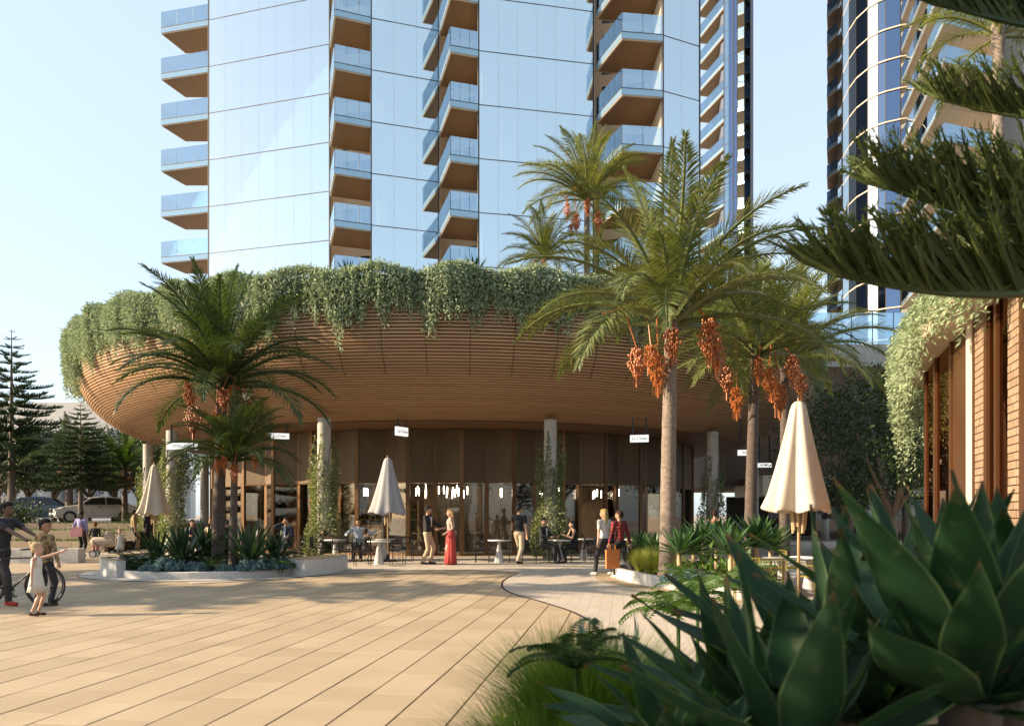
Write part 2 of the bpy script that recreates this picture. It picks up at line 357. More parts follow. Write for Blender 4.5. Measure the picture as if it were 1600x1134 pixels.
for j in range(NF):
    (a0, r0), (a1, r1) = ring[j], ring[(j + 1) % NF]; p0, p1 = pol(a0, r0), pol(a1, r1)
    d = (p1 - p0); L = d.length; ang = math.atan2(d.y, d.x); mid = (p0 + p1) / 2
    front = math.sin(a0) < .35
    MB().box((mid.x, mid.y, 3.79), (L - .02, .08, 1.99), ang).build('wall_panel', m_panel, pod)
    MB().box((p0.x, p0.y, 2.4), (.10, .16, 4.79), a0).build('mullion', m_bronze, pod)
    if front:
        MB().box((mid.x, mid.y, 1.42), (L - .1, .03, 2.68), ang).build('pane', m_sglass, pod)
        MB().box((mid.x, mid.y, 2.775), (L - .08, .12, .05), ang).build('transom', m_bronze, pod)
        MB().box((mid.x, mid.y, .05), (L - .08, .14, .10), ang).build('sill', m_bronze, pod)
    else: MB().box((mid.x, mid.y, 1.4), (L - .04, .06, 2.78), ang).build('rear_wall_panel', m_conc, pod)
m_stone = M('dark_stone_panel', (.27, .225, .18), .45, col2=(.13, .105, .085), vs=2.2, stretch=(2.5, 2.5, .7), bmp=.15, bs=12, rand='obj', rcol=(.7, .7, .7))
m_slatw = M('interior_timber_batten', (.30, .17, .085), .6, rand='obj', rcol=(.7, .65, .6))
for j in range(40):                          # inner core: stone panels on the right, timber battens on the left
    a = -math.pi / 2 + R(4.6) * (j - 20); rr0 = 8.6
    if j > 19: MB().box((*pol(a, rr0).xy, 1.4), (rr0 * R(4.6) - .02, .1, 2.75), a + math.pi / 2).build('stone_panel', m_stone, pod)
    elif j < 14:
        for q in range(3):
            aa = a + R(4.6) * (q - 1) / 3; MB().box((*pol(aa, rr0).xy, 1.4), (.09, .12, 2.75), aa + math.pi / 2).build('timber_batten', m_slatw, pod)
MB().lathe([(8.45, .0), (8.45, 2.8)], 64).build('core_wall', M('core_wall', (.16, .12, .09), .8), pod)
MB().lathe([(8.3, 2.795), (11.7, 2.795)], 64).build('interior_ceiling', M('interior_ceiling', (.30, .24, .18), .8), pod)
COLS = [(-13.2, 15.3), (16.4, 15.0), (46.5, 15.0), (-44, 15.0), (-71.5, 14.9), (77, 15), (-103, 15)]
for deg, r in COLS:
    p = pol(-math.pi / 2 + R(deg), r)
    MB().lathe([(.235, .004), (.235, 2.4), (.225, 4.84)], 24).build('column', m_conc, pod, True, loc=p)
# ------------------------------------------------------------------ apartment towers
def P2(px, d): return Vector((X(px, d), d))
FH = 3.15
def pane_run(par, a, b, n, zs, mat, curtains=0, name='pane', mats=None, h=FH, rng=random.Random(5)):
    d = (b - a); L = d.length / n; ang = math.atan2(d.y, d.x); u = d.normalized(); me = {}
    inw = Vector((-u.y, u.x)); inw = inw if inw.y > 0 else -inw
    cm = None
    for z in zs:
        for i in range(n):
            mt = mats[i % len(mats)] if mats else mat
            if mt.name not in me:
                q = MB().box((0, 0, 0), (L - .008, .03, h - .05)).mesh(name); q.materials.append(mt); me[mt.name] = q
            c = a + u * L * (i + .5)
            link(name, me[mt.name], None, par, (c.x, c.y, z + h / 2), (rng.uniform(-.002, .002), 0, ang + rng.uniform(-.002, .002)))
            if curtains and rng.random() < curtains:
                if cm is None:
                    nb = 40; vs = []
                    for t in range(nb + 1):
                        xx = (t / nb - .5) * L * .94; yy = .03 * math.sin(t * 1.9) + .015 * math.sin(t * .7); vs += [(xx, yy, -h / 2 + .1), (xx, yy, h / 2 - .45)]
                    cm = MB().add(vs, [(2 * t, 2 * t + 2, 2 * t + 3, 2 * t + 1) for t in range(nb)]).mesh('curtain'); cm.materials.append(m_curtain)
                cc = c + inw * .14
                link('curtain', cm, None, par, (cc.x, cc.y, z + h / 2), (0, 0, ang), (rng.choice((.6, 1, 1)), 1, 1))
        link('floor_joint', MB().box((0, 0, 0), (d.length, .05, .045)).mesh('floor_joint'), m_edge, par, ((a.x + b.x) / 2, (a.y + b.y) / 2, z), (0, 0, ang))
    for e in (a, b): MB().box((e.x, e.y, (zs[0] + zs[-1] + h) / 2), (.07, .09, zs[-1] + h - zs[0]), ang).build('corner_mullion', m_edge, par)
def balcony(par, front, back, zs, n=(2, 3), soff=None, bh=1.05, fas=.42):
    """front: open edge polyline in plan, back: the two inner corners closing it; one balcony per level"""
    poly = [tuple(p) for p in front] + [tuple(p) for p in back]
    cen = sum((Vector(p) for p in poly), Vector((0, 0))) / len(poly)
    sl = MB().prism(poly, -.40, -.03).mesh('slab'); sl.materials.append(m_cream)
    inn = [tuple(Vector(p).lerp(cen, .07)) for p in poly]
    sf = MB().prism(inn, -.43, -.405).mesh('soffit'); sf.materials.append(soff or m_woodsoffit)
    segs = []
    for i in range(len(front) - 1):
        a, b = Vector(front[i]), Vector(front[i + 1]); d = b - a; u = d.normalized(); ang = math.atan2(d.y, d.x); nn = Vector((u.y, -u.x)); nn = nn if nn.dot((a + b) / 2 - cen) > 0 else -nn
        fm = MB().box((0, 0, 0), (d.length, .03, fas - .08)).mesh('fascia'); fm.materials.append(m_fascia)
        k = n[i % len(n)]; gm = MB().box((0, 0, 0), (d.length / k - .025, .02, bh)).mesh('balustrade_pane'); gm.materials.append(m_bal)
        rm = MB().box((0, 0, 0), (d.length, .04, .045)).mesh('base_rail'); rm.materials.append(m_edge)
        segs.append((a, u, d.length, ang, nn, fm, gm, rm, k))
    for z in zs:
        b0 = link('balcony', sl, None, par, (0, 0, z)); link('soffit', sf, None, b0)
        for a, u, L, ang, nn, fm, gm, rm, k in segs:
            c = a + u * L / 2 + nn * .025; link('fascia', fm, None, b0, (c.x, c.y, -.18), (0, 0, ang)); link('base_rail', rm, None, b0, (c.x, c.y, .015), (0, 0, ang))
            for i in range(k):
                c = a + u * L * (i + .5) / k + nn * .02; link('balustrade_pane', gm, None, b0, (c.x, c.y, .04 + bh / 2), (0, 0, ang))
def recess(par, a, b, z0, z1, mat, name='recess_wall'):
    d = b - a; ang = math.atan2(d.y, d.x); c = (a + b) / 2
    return MB().box((c.x, c.y, (z0 + z1) / 2), (d.length, .12, z1 - z0), ang).build(name, mat, par)
ZL = [19.15 + FH * k for k in range(-3, 6)]
tw = empty('apartment_tower', (0, 0, 0), 0, 'tall pale blue glass apartment tower with folded facade and timber balconies', 'tower')
f1a, f1b, f2a, f2b, f3a, f3b, f4a, f4b = P2(326, 53.8), P2(515, 51.2), P2(580, 48.5), P2(685, 49.8), P2(748, 46.5), P2(927, 47.9), P2(1036, 45), P2(1093, 46.1)
pane_run(tw, f1a, f1b, 7, ZL, m_tglass, .42); pane_run(tw, f2a, f2b, 3, ZL, m_tglass, .6)
pane_run(tw, f3a, f3b, 6, ZL, m_tglass, .35); pane_run(tw, f4a, f4b, 2, ZL, m_tglass, .3)
balcony(tw, [P2(290, 57), P2(252, 54.7), P2(326, 53.8)], [P2(326, 57.0)], ZL, (2, 3))
balcony(tw, [P2(516, 51.0), P2(523, 47.7), P2(580, 48.5)], [P2(580, 51.9)], ZL, (3, 3))
balcony(tw, [P2(686, 49.7), P2(704, 46.0), P2(748, 46.5)], [P2(748, 50.2)], ZL, (4, 3))
balcony(tw, [P2(931, 48.0), P2(972, 44.7), P2(1036, 45.0)], [P2(1036, 48.6)], ZL, (5, 2))
zt0, zt1 = ZL[0] - .4, ZL[-1] + FH
for a, b in ((f1b, f2a), (f2b, f3a), (f3b, f4a)):
    a2, b2 = a + Vector((.25, 1.4)), b + Vector((-.05, 3.6)); b3 = b + Vector((-.02, .2))
    recess(tw, a + Vector((.05, .1)), a2, zt0, zt1, m_cream); recess(tw, b3, b2, zt0, zt1, m_cream); recess(tw, a2, b2, zt0, zt1, m_cream)
    u = (b2 - a2)
    for z in ZL:
        for t in (.3, .72):
            c = a2 + u * t; nn = Vector((u.y, -u.x)).normalized(); c += nn * .07
            MB().box((c.x, c.y, z + 1.25), (u.length * .34, .04, 2.4), math.atan2(u.y, u.x)).build('balcony_door', m_dkwin, tw)
recess(tw, f1a + Vector((.0, .1)), f1a + Vector((1.0, 8)), zt0, zt1, m_cream)
recess(tw, f4b + Vector((.0, .05)), f4b + Vector((.9, 14)), zt0, zt1, m_cream)
core = [f1a + Vector((.2, .1)), f1b + Vector((0, .15)), f1b + Vector((.3, 1.5)), f2a + Vector((.0, 3.7)), f2a + Vector((.05, .15)), f2b + Vector((0, .15)), f2b + Vector((.3, 1.5)), f3a + Vector((0, 3.7)), f3a + Vector((.05, .15)), f3b + Vector((0, .15)), f3b + Vector((.3, 1.5)), f4a + Vector((0, 3.7)), f4a + Vector((.05, .15)), f4b + Vector((-.1, .15)), f4b + Vector((.5, 12)), f1a + Vector((3, 9))]
plate = MB().prism([tuple(p) for p in core], -.30, -.04).mesh('floor_plate'); plate.materials.append(m_slab)
for z in ZL + [ZL[-1] + FH]: link('floor_plate', plate, None, tw, (0, 0, z))
m_room = M('room_wall', (.70, .70, .68), .9)
recess(tw, P2(330, 57.5), P2(1085, 51.5), zt0, zt1, m_room, 'room_wall')
# slim tower added behind the first in place of the reflection in its glass
Z3 = [8 + FH * k for k in range(0, 23)]
t3 = empty('reflection_standin_tower', (0, 0, 0), 0, 'slim stand-in tower for gold lit balconies mirrored in the glass tower end', 'tower')
a, b = P2(1088, 95.5), P2(1131, 89)
nrm = Vector((-(b - a).y, (b - a).x)).normalized(); nrm = nrm if nrm.y < 0 else -nrm
recess(t3, a - nrm * 2.4, b - nrm * 2.4, 7, 78, m_tdark)
balcony(t3, [a, b], [b - nrm * 2.3, a - nrm * 2.3], Z3, (4,), soff=M('painted_sunlight_soffit', (.42, .27, .14), .6))  # paler soffit tone, with sunlight painted into the timber colour
pts = [b + Vector((.02, 0)), P2(1146, 87.5), P2(1152, 87.3), P2(1163, 87.6), P2(1172, 88.6)]
pane_run(t3, pts[0], pts[1], 2, Z3, m_tdark, mats=[m_bal, m_tdark]); pane_run(t3, pts[1], pts[2], 1, Z3, m_tdark); pane_run(t3, pts[2], pts[3], 1, Z3, m_tglass); pane_run(t3, pts[3], pts[4], 2, Z3, m_tdark)
MB().prism([tuple(p) for p in (a - nrm * 2.5, b + Vector((0, 1.2)), pts[1] + Vector((0, .4)), pts[4] + Vector((-.1, .5)), pts[4] + Vector((4, 12)), a + Vector((6, 16)))], 6, 79).build('core', M('tower_core', (.10, .12, .17), .6), t3)
# second tower on the right with a curved glass corner
Z2 = [13 + FH * k for k in range(0, 20)]
t2 = empty('curved_tower', (0, 0, 0), 0, 'curved glass tower with stacked balconies behind the near pine branches', 'tower')
cp = [P2(1309, 93), P2(1317, 89.0), P2(1327, 86.3), P2(1338, 84.4), P2(1356, 82.6), P2(1372, 81.6), P2(1384, 81.1), P2(1407, 80.4), P2(1419, 80.2)]
mm_ = [m_tglass, m_tglass, m_tglass, m_tdark, m_tglass, m_tdark, m_tdark, m_tglass]
for i in range(8): pane_run(t2, cp[i], cp[i + 1], 1, Z2, mm_[i], .5 if i in (5, 6) else 0)
for i in range(8):
    for z in Z2:
        d = cp[i + 1] - cp[i]; c = (cp[i] + cp[i + 1]) / 2; MB().box((c.x, c.y - .12, z), (d.length + .05, .10, .13), math.atan2(d.y, d.x)).build('floor_band', m_cream, t2)
balcony(t2, [P2(1293.5, 97), P2(1292.5, 93.5), P2(1309, 91.6)], [P2(1311, 96)], Z2, (1, 2))
balcony(t2, [P2(1409, 78.8), P2(1475, 64), P2(1560, 66)], [P2(1560, 76), P2(1424, 79.5)], Z2, (4, 4), soff=m_cream)
MB().prism([tuple(p) for p in [P2(1297, 97.5), P2(1312, 93.6)] + [q + Vector((.15, .5)) for q in cp[1:]] + [P2(1423, 79.7), P2(1600, 76), P2(1600, 110), P2(1340, 112)]], 8, 76).build('core', M('tower_room', (.30, .29, .28), .7), t2)
recess(t2, P2(1424, 79.3), P2(1556, 75.5), 8, 76, M('tower_recess', (.42, .36, .30), .8))
# low building bridging behind: concrete fascia, glass balustrade, colonnade
lb = empty('colonnade_building', (0, 0, 0), 0, 'low concrete terrace building with dark soffit behind the fig tree', 'building')
MB().box((X(1400, 55) + 6, 58, 12.35), (26, 6, 1.8)).build('fascia', m_conc, lb)
MB().box((X(1400, 55) + 6, 66, 11.3), (25.6, 20, .3)).build('soffit', m_backing, lb)
for i in range(18): MB().box((X(1400, 55) - 6.6 + i * 1.45, 55.2, 14.4), (1.42, .03, 2.2)).build('balustrade_pane', m_bal, lb); MB().box((X(1400, 55) - 6.6 + i * 1.45 + .72, 55.22, 14.4), (.05, .07, 2.3)).build('post', m_edge, lb)
MB().box((X(1390, 46) + 4, 50, 3.25), (22, 6, 1.2)).build('lower_fascia', m_cream, lb)
MB().box((X(1390, 46) + 4, 60, 7.2), (25, 18, 7.6)).build('wall', m_backing, lb)
for i in range(7): MB().tube([(X(1300, 47) + i * 2.6, 48, 0), (X(1300, 47) + i * 2.6, 48, 2.7)], .22, 16).build('column', m_conc, lb, True)
for i in range(7): MB().box((X(1290, 52) + 1 + i * 2.7, 53.2, 1.35), (2.4, .06, 2.6)).build('shopfront_pane', m_sglass, lb)
MB().box((X(1390, 46) + 4, 55.0, 1.4), (22, .2, 2.7)).build('shopfront_wall', M('shop_back', (.10, .085, .075), .8), lb)
# ------------------------------------------------------------------ right-hand bronze and brick building
rb = empty('brick_pavilion', (7, 10, 0), 0, 'curved pavilion of bronze glass and sunlit brick piers at right edge', 'building')
def rbp(o): o.location = Vector(o.location) - Vector((7, 10, 0)); return o
m_bp = M('bronze_cladding', (.19, .09, .042), .35, metal=.6, col2=(.155, .072, .034), vs=1.5)
wallp = smooth_line([(4.2, 3.5, 0), (4.55, 6.0, 0), (5.14, 8.0, 0), (5.85, 10.2, 0), (6.6, 12.4, 0), (7.3, 14.0, 0), (8.6, 15.4, 0), (10.5, 16.2, 0), (13, 16.4, 0)], 12)
wl_acc = [0]
for i in range(1, len(wallp)): wl_acc.append(wl_acc[-1] + (wallp[i] - wallp[i - 1]).length)
def wpt(s):
    for i in range(1, len(wallp)):
        if wl_acc[i] >= s:
            t = (s - wl_acc[i - 1]) / (wl_acc[i] - wl_acc[i - 1]); return wallp[i - 1].lerp(wallp[i], t), (wallp[i] - wallp[i - 1]).normalized()
    return wallp[-1], (wallp[-1] - wallp[-2]).normalized()
def wall_s(px):
    return min((abs(CX + F * wpt(s)[0].x / wpt(s)[0].y - px), s) for s in np.linspace(0, 13.5, 1200))[1]
def wbox(px0, px1, z0, z1, th, off, name, mat):
    s0, s1 = wall_s(px1), wall_s(px0); (p0, t0), (p1, t1) = wpt(s0), wpt(s1); d = p1 - p0; c = (p0 + p1) / 2; n = Vector((-d.y, d.x, 0)).normalized(); c += n * off
    return rbp(MB().box((0, 0, 0), (d.length - .01, th, z1 - z0)).build(name, mat, rb, loc=(c.x, c.y, (z0 + z1) / 2), rot=(0, 0, math.atan2(d.y, d.x))))
m_brick = [M('buff_brick', (.36, .25, .165), .8, col2=(.31, .21, .135), vs=20, bmp=.3, bs=60, rand='obj', rcol=(.72, .68, .64)), M('mortar', (.33, .25, .18), .9)]
def brick_pier(px0, px1):
    wbox(px0, px1, .05, 3.95, .2, -.13, 'pier_core', m_brick[1])
    s0, s1 = wall_s(px1), wall_s(px0); (p0, _), (p1, _) = wpt(s0), wpt(s1); d = p1 - p0; L = d.length; u = d.normalized(); n = Vector((-d.y, d.x, 0)).normalized(); ang = math.atan2(d.y, d.x)
    nb = max(1, round(L / .24)); bw = L / nb; me = MB().box((0, 0, 0), (bw - .012, .05, .073)).mesh('brick'); me.materials.append(m_brick[0])
    hw = MB().box((0, 0, 0), (bw / 2 - .012, .05, .073)).mesh('brick'); hw.materials.append(m_brick[0])
    z = 1.0; k = 0
    while z < 3.9:
        edges = [i * bw for i in range(nb + 1)] if k % 2 == 0 else [0] + [bw * (i + .5) for i in range(nb)] + [L]
        for a, b in zip(edges, edges[1:]):
            c = p0 + u * (a + b) / 2 - n * (.005 + random.uniform(0, .004)); rbp(link('brick', me if b - a > bw * .7 else hw, None, rb, (c.x, c.y, z), (0, 0, ang)))
        z += .085; k += 1
brick_pier(1525, 1542); brick_pier(1577, 1597)
wbox(1513, 1523, 0, 4.0, .2, -.07, 'concrete_pier', m_cream)
for a, b in ((1440, 1447), (1461, 1464), (1486, 1489), (1541, 1546), (1557, 1561), (1597, 1606), (1523, 1526)): wbox(a, b, 0, 4.0, .10, -.02, 'frame_post', m_bp)
for a, b in ((1447, 1461), (1464, 1486), (1546, 1557), (1561, 1577), (1606, 1680)): wbox(a, b, .12, 4.0, .03, -.02, 'pane', m_bglass)
wbox(1489, 1513, 0, 4.0, .08, -.04, 'bronze_panel', m_bp)
wbox(1440, 1606, .0, .14, .14, -.06, 'plinth', m_bp)
wbox(1606, 2000, 0, 4.0, .1, -.3, 'inner_wall', M('pavilion_inner', (.32, .2, .12), .8))
inner = [p + Vector((1.6, .6, 0)) for p in wallp[::3]]
vs = []; 
for p in inner: vs += [(p.x, p.y, 0), (p.x, p.y, 4.0)]
rbp(MB().add(vs, [(2 * i, 2 * i + 2, 2 * i + 3, 2 * i + 1) for i in range(len(inner) - 1)]).build('room_wall', M('pavilion_room', (.30, .17, .09), .7), rb))
outp = []
for i, p in enumerate(wallp):
    t = (wallp[min(i + 1, len(wallp) - 1)] - wallp[max(i - 1, 0)]).normalized(); n = Vector((-t.y, t.x, 0)); outp.append(p + n * .42)
poly = [(p.x, p.y) for p in outp] + [(13, 3.0)]
m_lip = M('sand_render_lip', (.52, .41, .29), .65)
rbp(MB().prism(poly, 4.0, 4.42).build('canopy', m_lip, rb))
rbp(MB().prism([(p.x * 1.0 + .12, p.y - .02) for p in outp] + [(13, 3.2)], 4.42, 4.6).build('roof', m_soil, rb))
# trailing greenery
def trailing(pts_fn, n, spread, rng, lenfn, leaf=(.10, .028), per=26, back=None):
    s = rng.uniform(0, 1, n); P0, O = pts_fn(s); Ls = lenfn(s, rng)
    parts = []
    t = np.linspace(0, 1, per)[None, :, None]
    bul = (rng.uniform(.2, 1, n) * spread)[:, None, None]
    over = np.clip(t * Ls[:, None, None] / .45, 0, 1)
    path = P0[:, None, :] + O[:, None, :] * (bul * np.sin(over * math.pi / 2) * (1 - .35 * t)) + np.array([0, 0, -1.0]) * (t * Ls[:, None, None] - .13 * np.sin(over * math.pi))
    path = path + rng.normal(scale=.03, size=path.shape)
    P = path.reshape(-1, 3); Oo = np.repeat(O, per, 0); m = len(P)
    D = Oo * rng.uniform(.1, .8, (m, 1)) + rng.normal(scale=.36, size=(m, 3)) + np.array([0, 0, -1.0]) * rng.uniform(-.3, 1.1, (m, 1))
    return leaves(P, D, rng.uniform(leaf[0] * .6, leaf[0] * 1.3, m), leaf[1], rng=rng)
rngT = np.random.default_rng(11)
def rim(s):
    a = -math.pi / 2 + (s - .5) * R(232); r = 17.72; O = np.stack([np.cos(a), np.sin(a), 0 * a], 1)
    wob = .07 * np.sin(a * 61) + .06 * np.sin(a * 37 + 1)
    return O * (r + wob[:, None] + rngT.uniform(-.35, .12, (len(s), 1))) + np.array([PC.x, PC.y, 9.06]) + np.stack([0 * a, 0 * a, .12 * np.sin(a * 45) + .06], 1), O
def rimlen(s, rng):
    a = s * 232; x = a * .308
    base = 1.6 + .20 * np.sin(x * 2.1) + .24 * np.sin(x * 4.7 + 1.3) + .24 * np.sin(x * 8.9 + .5) + .16 * np.sin(x * 17)
    base = base + np.where(s < .27, .45, 0)
    return np.clip(base, .55, 2.4) * rng.uniform(.5, 1.05, len(s)) ** .8
V, Fq = trailing(rim, 12500, .34, rngT, rimlen, (.15, .042), 21)
tag(link('canopy_trailing_plants', npmesh('canopy_trailing_plants', V, Fq), m_trail), 'silvery green trailing plants draped over the slatted canopy rim', 'hanging plants', kind='stuff')
def rim2(s):
    ss = 2.0 + s * 10.6; P = []; O = []
    for q in ss:
        p, t = wpt(q); n = Vector((-t.y, t.x, 0)); P.append(p + n * .30); O.append(n)
    return np.array([tuple(p) for p in P]) + np.array([0, 0, 4.55]) + np.stack([0 * s, 0 * s, 0.1 * np.sin(s * 60)], 1), np.array([tuple(p) for p in O])
def rim2len(s, rng):
    x = s * 10.6
    hang = np.interp(x, [0, 3.2, 4.6, 5.0, 5.6, 6.2, 7.2, 8.2, 9.2, 10.6], [.8, .75, .5, .28, .75, .95, .9, 1.5, 2.0, 1.7])
    return np.clip(hang * (1 + .25 * np.sin(x * 9) + .12 * np.sin(x * 23)), .2, 2.4) * rng.uniform(.4, 1.08, len(s))
V, Fq = trailing(rim2, 900, .32, rngT, rim2len, (.085, .024), 26)
tag(link('pavilion_trailing_plants', npmesh('pavilion_trailing_plants', V, Fq), m_trail), 'pale trailing plants hanging from the brick pavilion roof edge', 'hanging plants', kind='stuff')
# ------------------------------------------------------------------ palms
def frond_mesh(e0, droop, seed, mat, L=1.0, npair=112, lw=.0082):
    rng = np.random.default_rng(seed); k = 14; pts = []; p = np.zeros(3); ang = e0; tw = rng.uniform(-.12, .12)
    for i in range(k + 1):
        pts.append(p.copy()); st = L / k; p = p + st * np.array([math.cos(ang), tw * i / k * .6, math.sin(ang)]); ang -= droop / k * (0.5 + 1.1 * i / k)
    pts = np.array(pts); b = MB(); b.tube(pts, [.016 * (1 - .85 * i / k) + .002 for i in range(k + 1)], 4)
    t = np.linspace(.13, 1.0, npair); tt = np.concatenate([t, t]); side = np.concatenate([np.ones(npair), -np.ones(npair)])
    fi = tt * k; i0 = np.minimum(fi.astype(int), k - 1); fr = (fi - i0)[:, None]
    P = pts[i0] * (1 - fr) + pts[i0 + 1] * fr; T = unit(pts[i0 + 1] - pts[i0]); S = np.cross(T, np.array([0, 0, 1.0])); S = unit(S + 1e-6); U = np.cross(S, T)
    plane = rng.uniform(-.15, .75, len(tt))[:, None]
    sweep = (.55 + .9 * tt)[:, None]
    D = S * side[:, None] + U * plane + T * sweep + rng.normal(scale=.07, size=(len(tt), 3)); D = unit(D)
    ln = L * (.04 + .16 * np.sin(np.clip(tt * 1.08, 0, 1) * math.pi) ** .7) * rng.uniform(.85, 1.1, len(tt))
    tip = P + D * ln[:, None] + np.array([0, 0, -1]) * (ln * .18)[:, None]; mid = P + D * (ln * .4)[:, None]
    w = unit(np.cross(D, U)) * lw * L * .5
    V = np.stack([P, mid + w, tip, mid - w], 1).reshape(-1, 3); nb = len(b.v)
    b.v += [tuple(v) for v in V]; b.f += [(nb + 4 * i, nb + 4 * i + 1, nb + 4 * i + 2, nb + 4 * i + 3) for i in range(len(tt))]
    me = bpy.data.meshes.new('frond'); me.from_pydata(b.v, [], b.f); me.materials.append(mat); return me
FR = {}
def fronds(mat):
    if mat.name not in FR:
        FR[mat.name] = [(e, [frond_mesh(R(e), R(dr), int(e) + 100 + 7 * q, mat) for q in range(2)]) for e, dr in ((84, 30), (68, 58), (50, 72), (32, 82), (14, 82), (-6, 65), (-28, 45))]
    return FR[mat.name]
def cluster_mesh():
    b = MB(); rr = random.Random(9)
    for i in range(230):
        z = -rr.random(); r = .25 * math.sin(min(1, (-z) * 1.15 + .12) * math.pi) ** .6 * math.sqrt(rr.random()); a = rr.uniform(0, 6.28); b.sphere((r * math.cos(a), r * math.sin(a), z), (.026, .026, .042), 5, 4)
    for i in range(14):
        a = rr.uniform(0, 6.28); r = .15 * rr.random(); b.tube([(0, 0, .05), (r * math.cos(a), r * math.sin(a), -.4), (r * math.cos(a), r * math.sin(a), -.95)], .006, 3)
    me = b.mesh('fruit_cluster'); me.materials.append(m_date); return me
CLM = cluster_mesh()
STK = {}
def palm(x, y, z0, hc, L, nf, label, trunk_mat, leaf_mat, r=.15, clusters=(), lean=(0, 0), group='date palms', seed=1, spread=1.0, elev=None, name='date_palm'):
    rr = random.Random(seed); p = empty(name, (x, y, z0), 0, label, 'palm tree', group)
    n = 22; pts = [(lean[0] * (i / n) ** 1.5, lean[1] * (i / n) ** 1.5, hc * i / n) for i in range(n + 1)]
    rad = [r * (1.12 - .30 * min(1, i / n * 1.2)) * (1 + (.03 if i % 2 else -.02)) for i in range(n + 1)]; rad[-1] = r * 1.05; rad[-2] = r * .98; rad[0] = r * 1.35
    MB().tube(pts, rad, 14).build('trunk', trunk_mat, p, True)
    top = Vector((lean[0], lean[1], hc)); fr = fronds(leaf_mat)
    for i in range(nf):
        f = (i + .5) / nf; e = 88 - 76 * f ** .9 if elev is None else elev[0] + (elev[1] - elev[0]) * f
        q = min(range(len(fr)), key=lambda k: abs(fr[k][0] - e)); az = i * 2.39996 + rr.uniform(-.25, .25)
        sc = L * rr.uniform(.86, 1.08) * (.95 if f < .12 else 1)
        link('frond', rr.choice(fr[q][1]), None, p, top + Vector((math.cos(az) * r * .5, math.sin(az) * r * .5, -.25 * f)), (rr.uniform(-.15, .15), rr.uniform(-.12, .12), az), (sc, sc, sc))
    for (az, out, drop, s) in clusters:
        a = R(az); e = top + Vector((math.cos(a) * out, math.sin(a) * out, -drop)); mid = top + Vector((math.cos(a) * out * .6, math.sin(a) * out * .6, .12))
        o = link('fruit_cluster', CLM, None, p, e, (0, 0, a), (s, s, s))
        MB().tube([(top - e) / s + Vector((0, 0, -.05)), (mid - e) / s, (0, 0, .02)], .02, 5).build('stalk', m_date, o)
    return p
CL6 = [(200, .62, .5, .8), (250, .45, .75, .85), (320, .55, .55, .8), (20, .6, .6, .8), (285, .75, .35, .75), (110, .5, .6, .8)]
palm(X(1043, 17), 17, .25, 5.6, 3.65, 38, 'tallest front palm with pale trunk and golden green fronds right of centre', m_trunk, m_frond, .165, [(185, .75, .75, .8), (215, .4, .9, .9), (265, .18, .35, .8), (335, .8, .2, 1.0), (350, .95, .65, .75), (140, .5, .6, .7)], (.08, 0), seed=4)
palm(X(1172, 20.5), 20.5, .25, 5.6, 2.9, 34, 'darker trunked palm standing behind the cream parasol', m_trunk_d, m_frond, .15, [(190, .8, .5, .85), (215, .75, 1.1, .8), (300, .45, .6, .8), (330, .9, .3, .8), (20, .75, .9, .9), (270, .2, .3, .7)], (.15, 0), seed=8)
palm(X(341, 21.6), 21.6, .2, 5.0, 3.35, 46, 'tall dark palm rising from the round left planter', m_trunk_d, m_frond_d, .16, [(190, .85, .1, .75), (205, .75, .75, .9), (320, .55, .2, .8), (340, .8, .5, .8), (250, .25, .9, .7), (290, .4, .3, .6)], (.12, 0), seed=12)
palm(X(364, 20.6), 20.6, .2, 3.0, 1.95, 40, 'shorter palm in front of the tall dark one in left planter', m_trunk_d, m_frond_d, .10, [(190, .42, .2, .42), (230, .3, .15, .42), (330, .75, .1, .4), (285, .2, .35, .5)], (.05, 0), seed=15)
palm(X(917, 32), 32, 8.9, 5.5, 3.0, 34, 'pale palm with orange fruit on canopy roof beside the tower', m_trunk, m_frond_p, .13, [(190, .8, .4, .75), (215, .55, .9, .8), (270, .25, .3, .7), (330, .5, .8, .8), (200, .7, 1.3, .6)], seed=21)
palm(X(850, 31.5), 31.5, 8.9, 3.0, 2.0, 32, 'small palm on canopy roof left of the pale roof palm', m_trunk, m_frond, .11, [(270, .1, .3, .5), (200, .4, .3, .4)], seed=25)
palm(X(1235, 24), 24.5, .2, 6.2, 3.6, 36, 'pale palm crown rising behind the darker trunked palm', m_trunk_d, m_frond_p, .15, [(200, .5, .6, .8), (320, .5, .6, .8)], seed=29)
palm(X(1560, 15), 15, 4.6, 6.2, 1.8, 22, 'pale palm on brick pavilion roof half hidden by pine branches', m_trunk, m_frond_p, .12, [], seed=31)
palm(X(195, 42), 42, 1.0, 3.1, 2.6, 28, 'small palm by the parked cars left of the pavilion columns', m_trunk_d, m_fern, .15, [(330, .4, .6, .8), (250, .3, .5, .7)], seed=33)
palm(X(108, 44), 44, 1.1, 3.8, 2.4, 26, 'dark palm with orange fruit beside the second pine', m_trunk_d, m_frond_d, .2, [(200, .3, .6, 1.0), (300, .4, .6, 1.0)], seed=35)
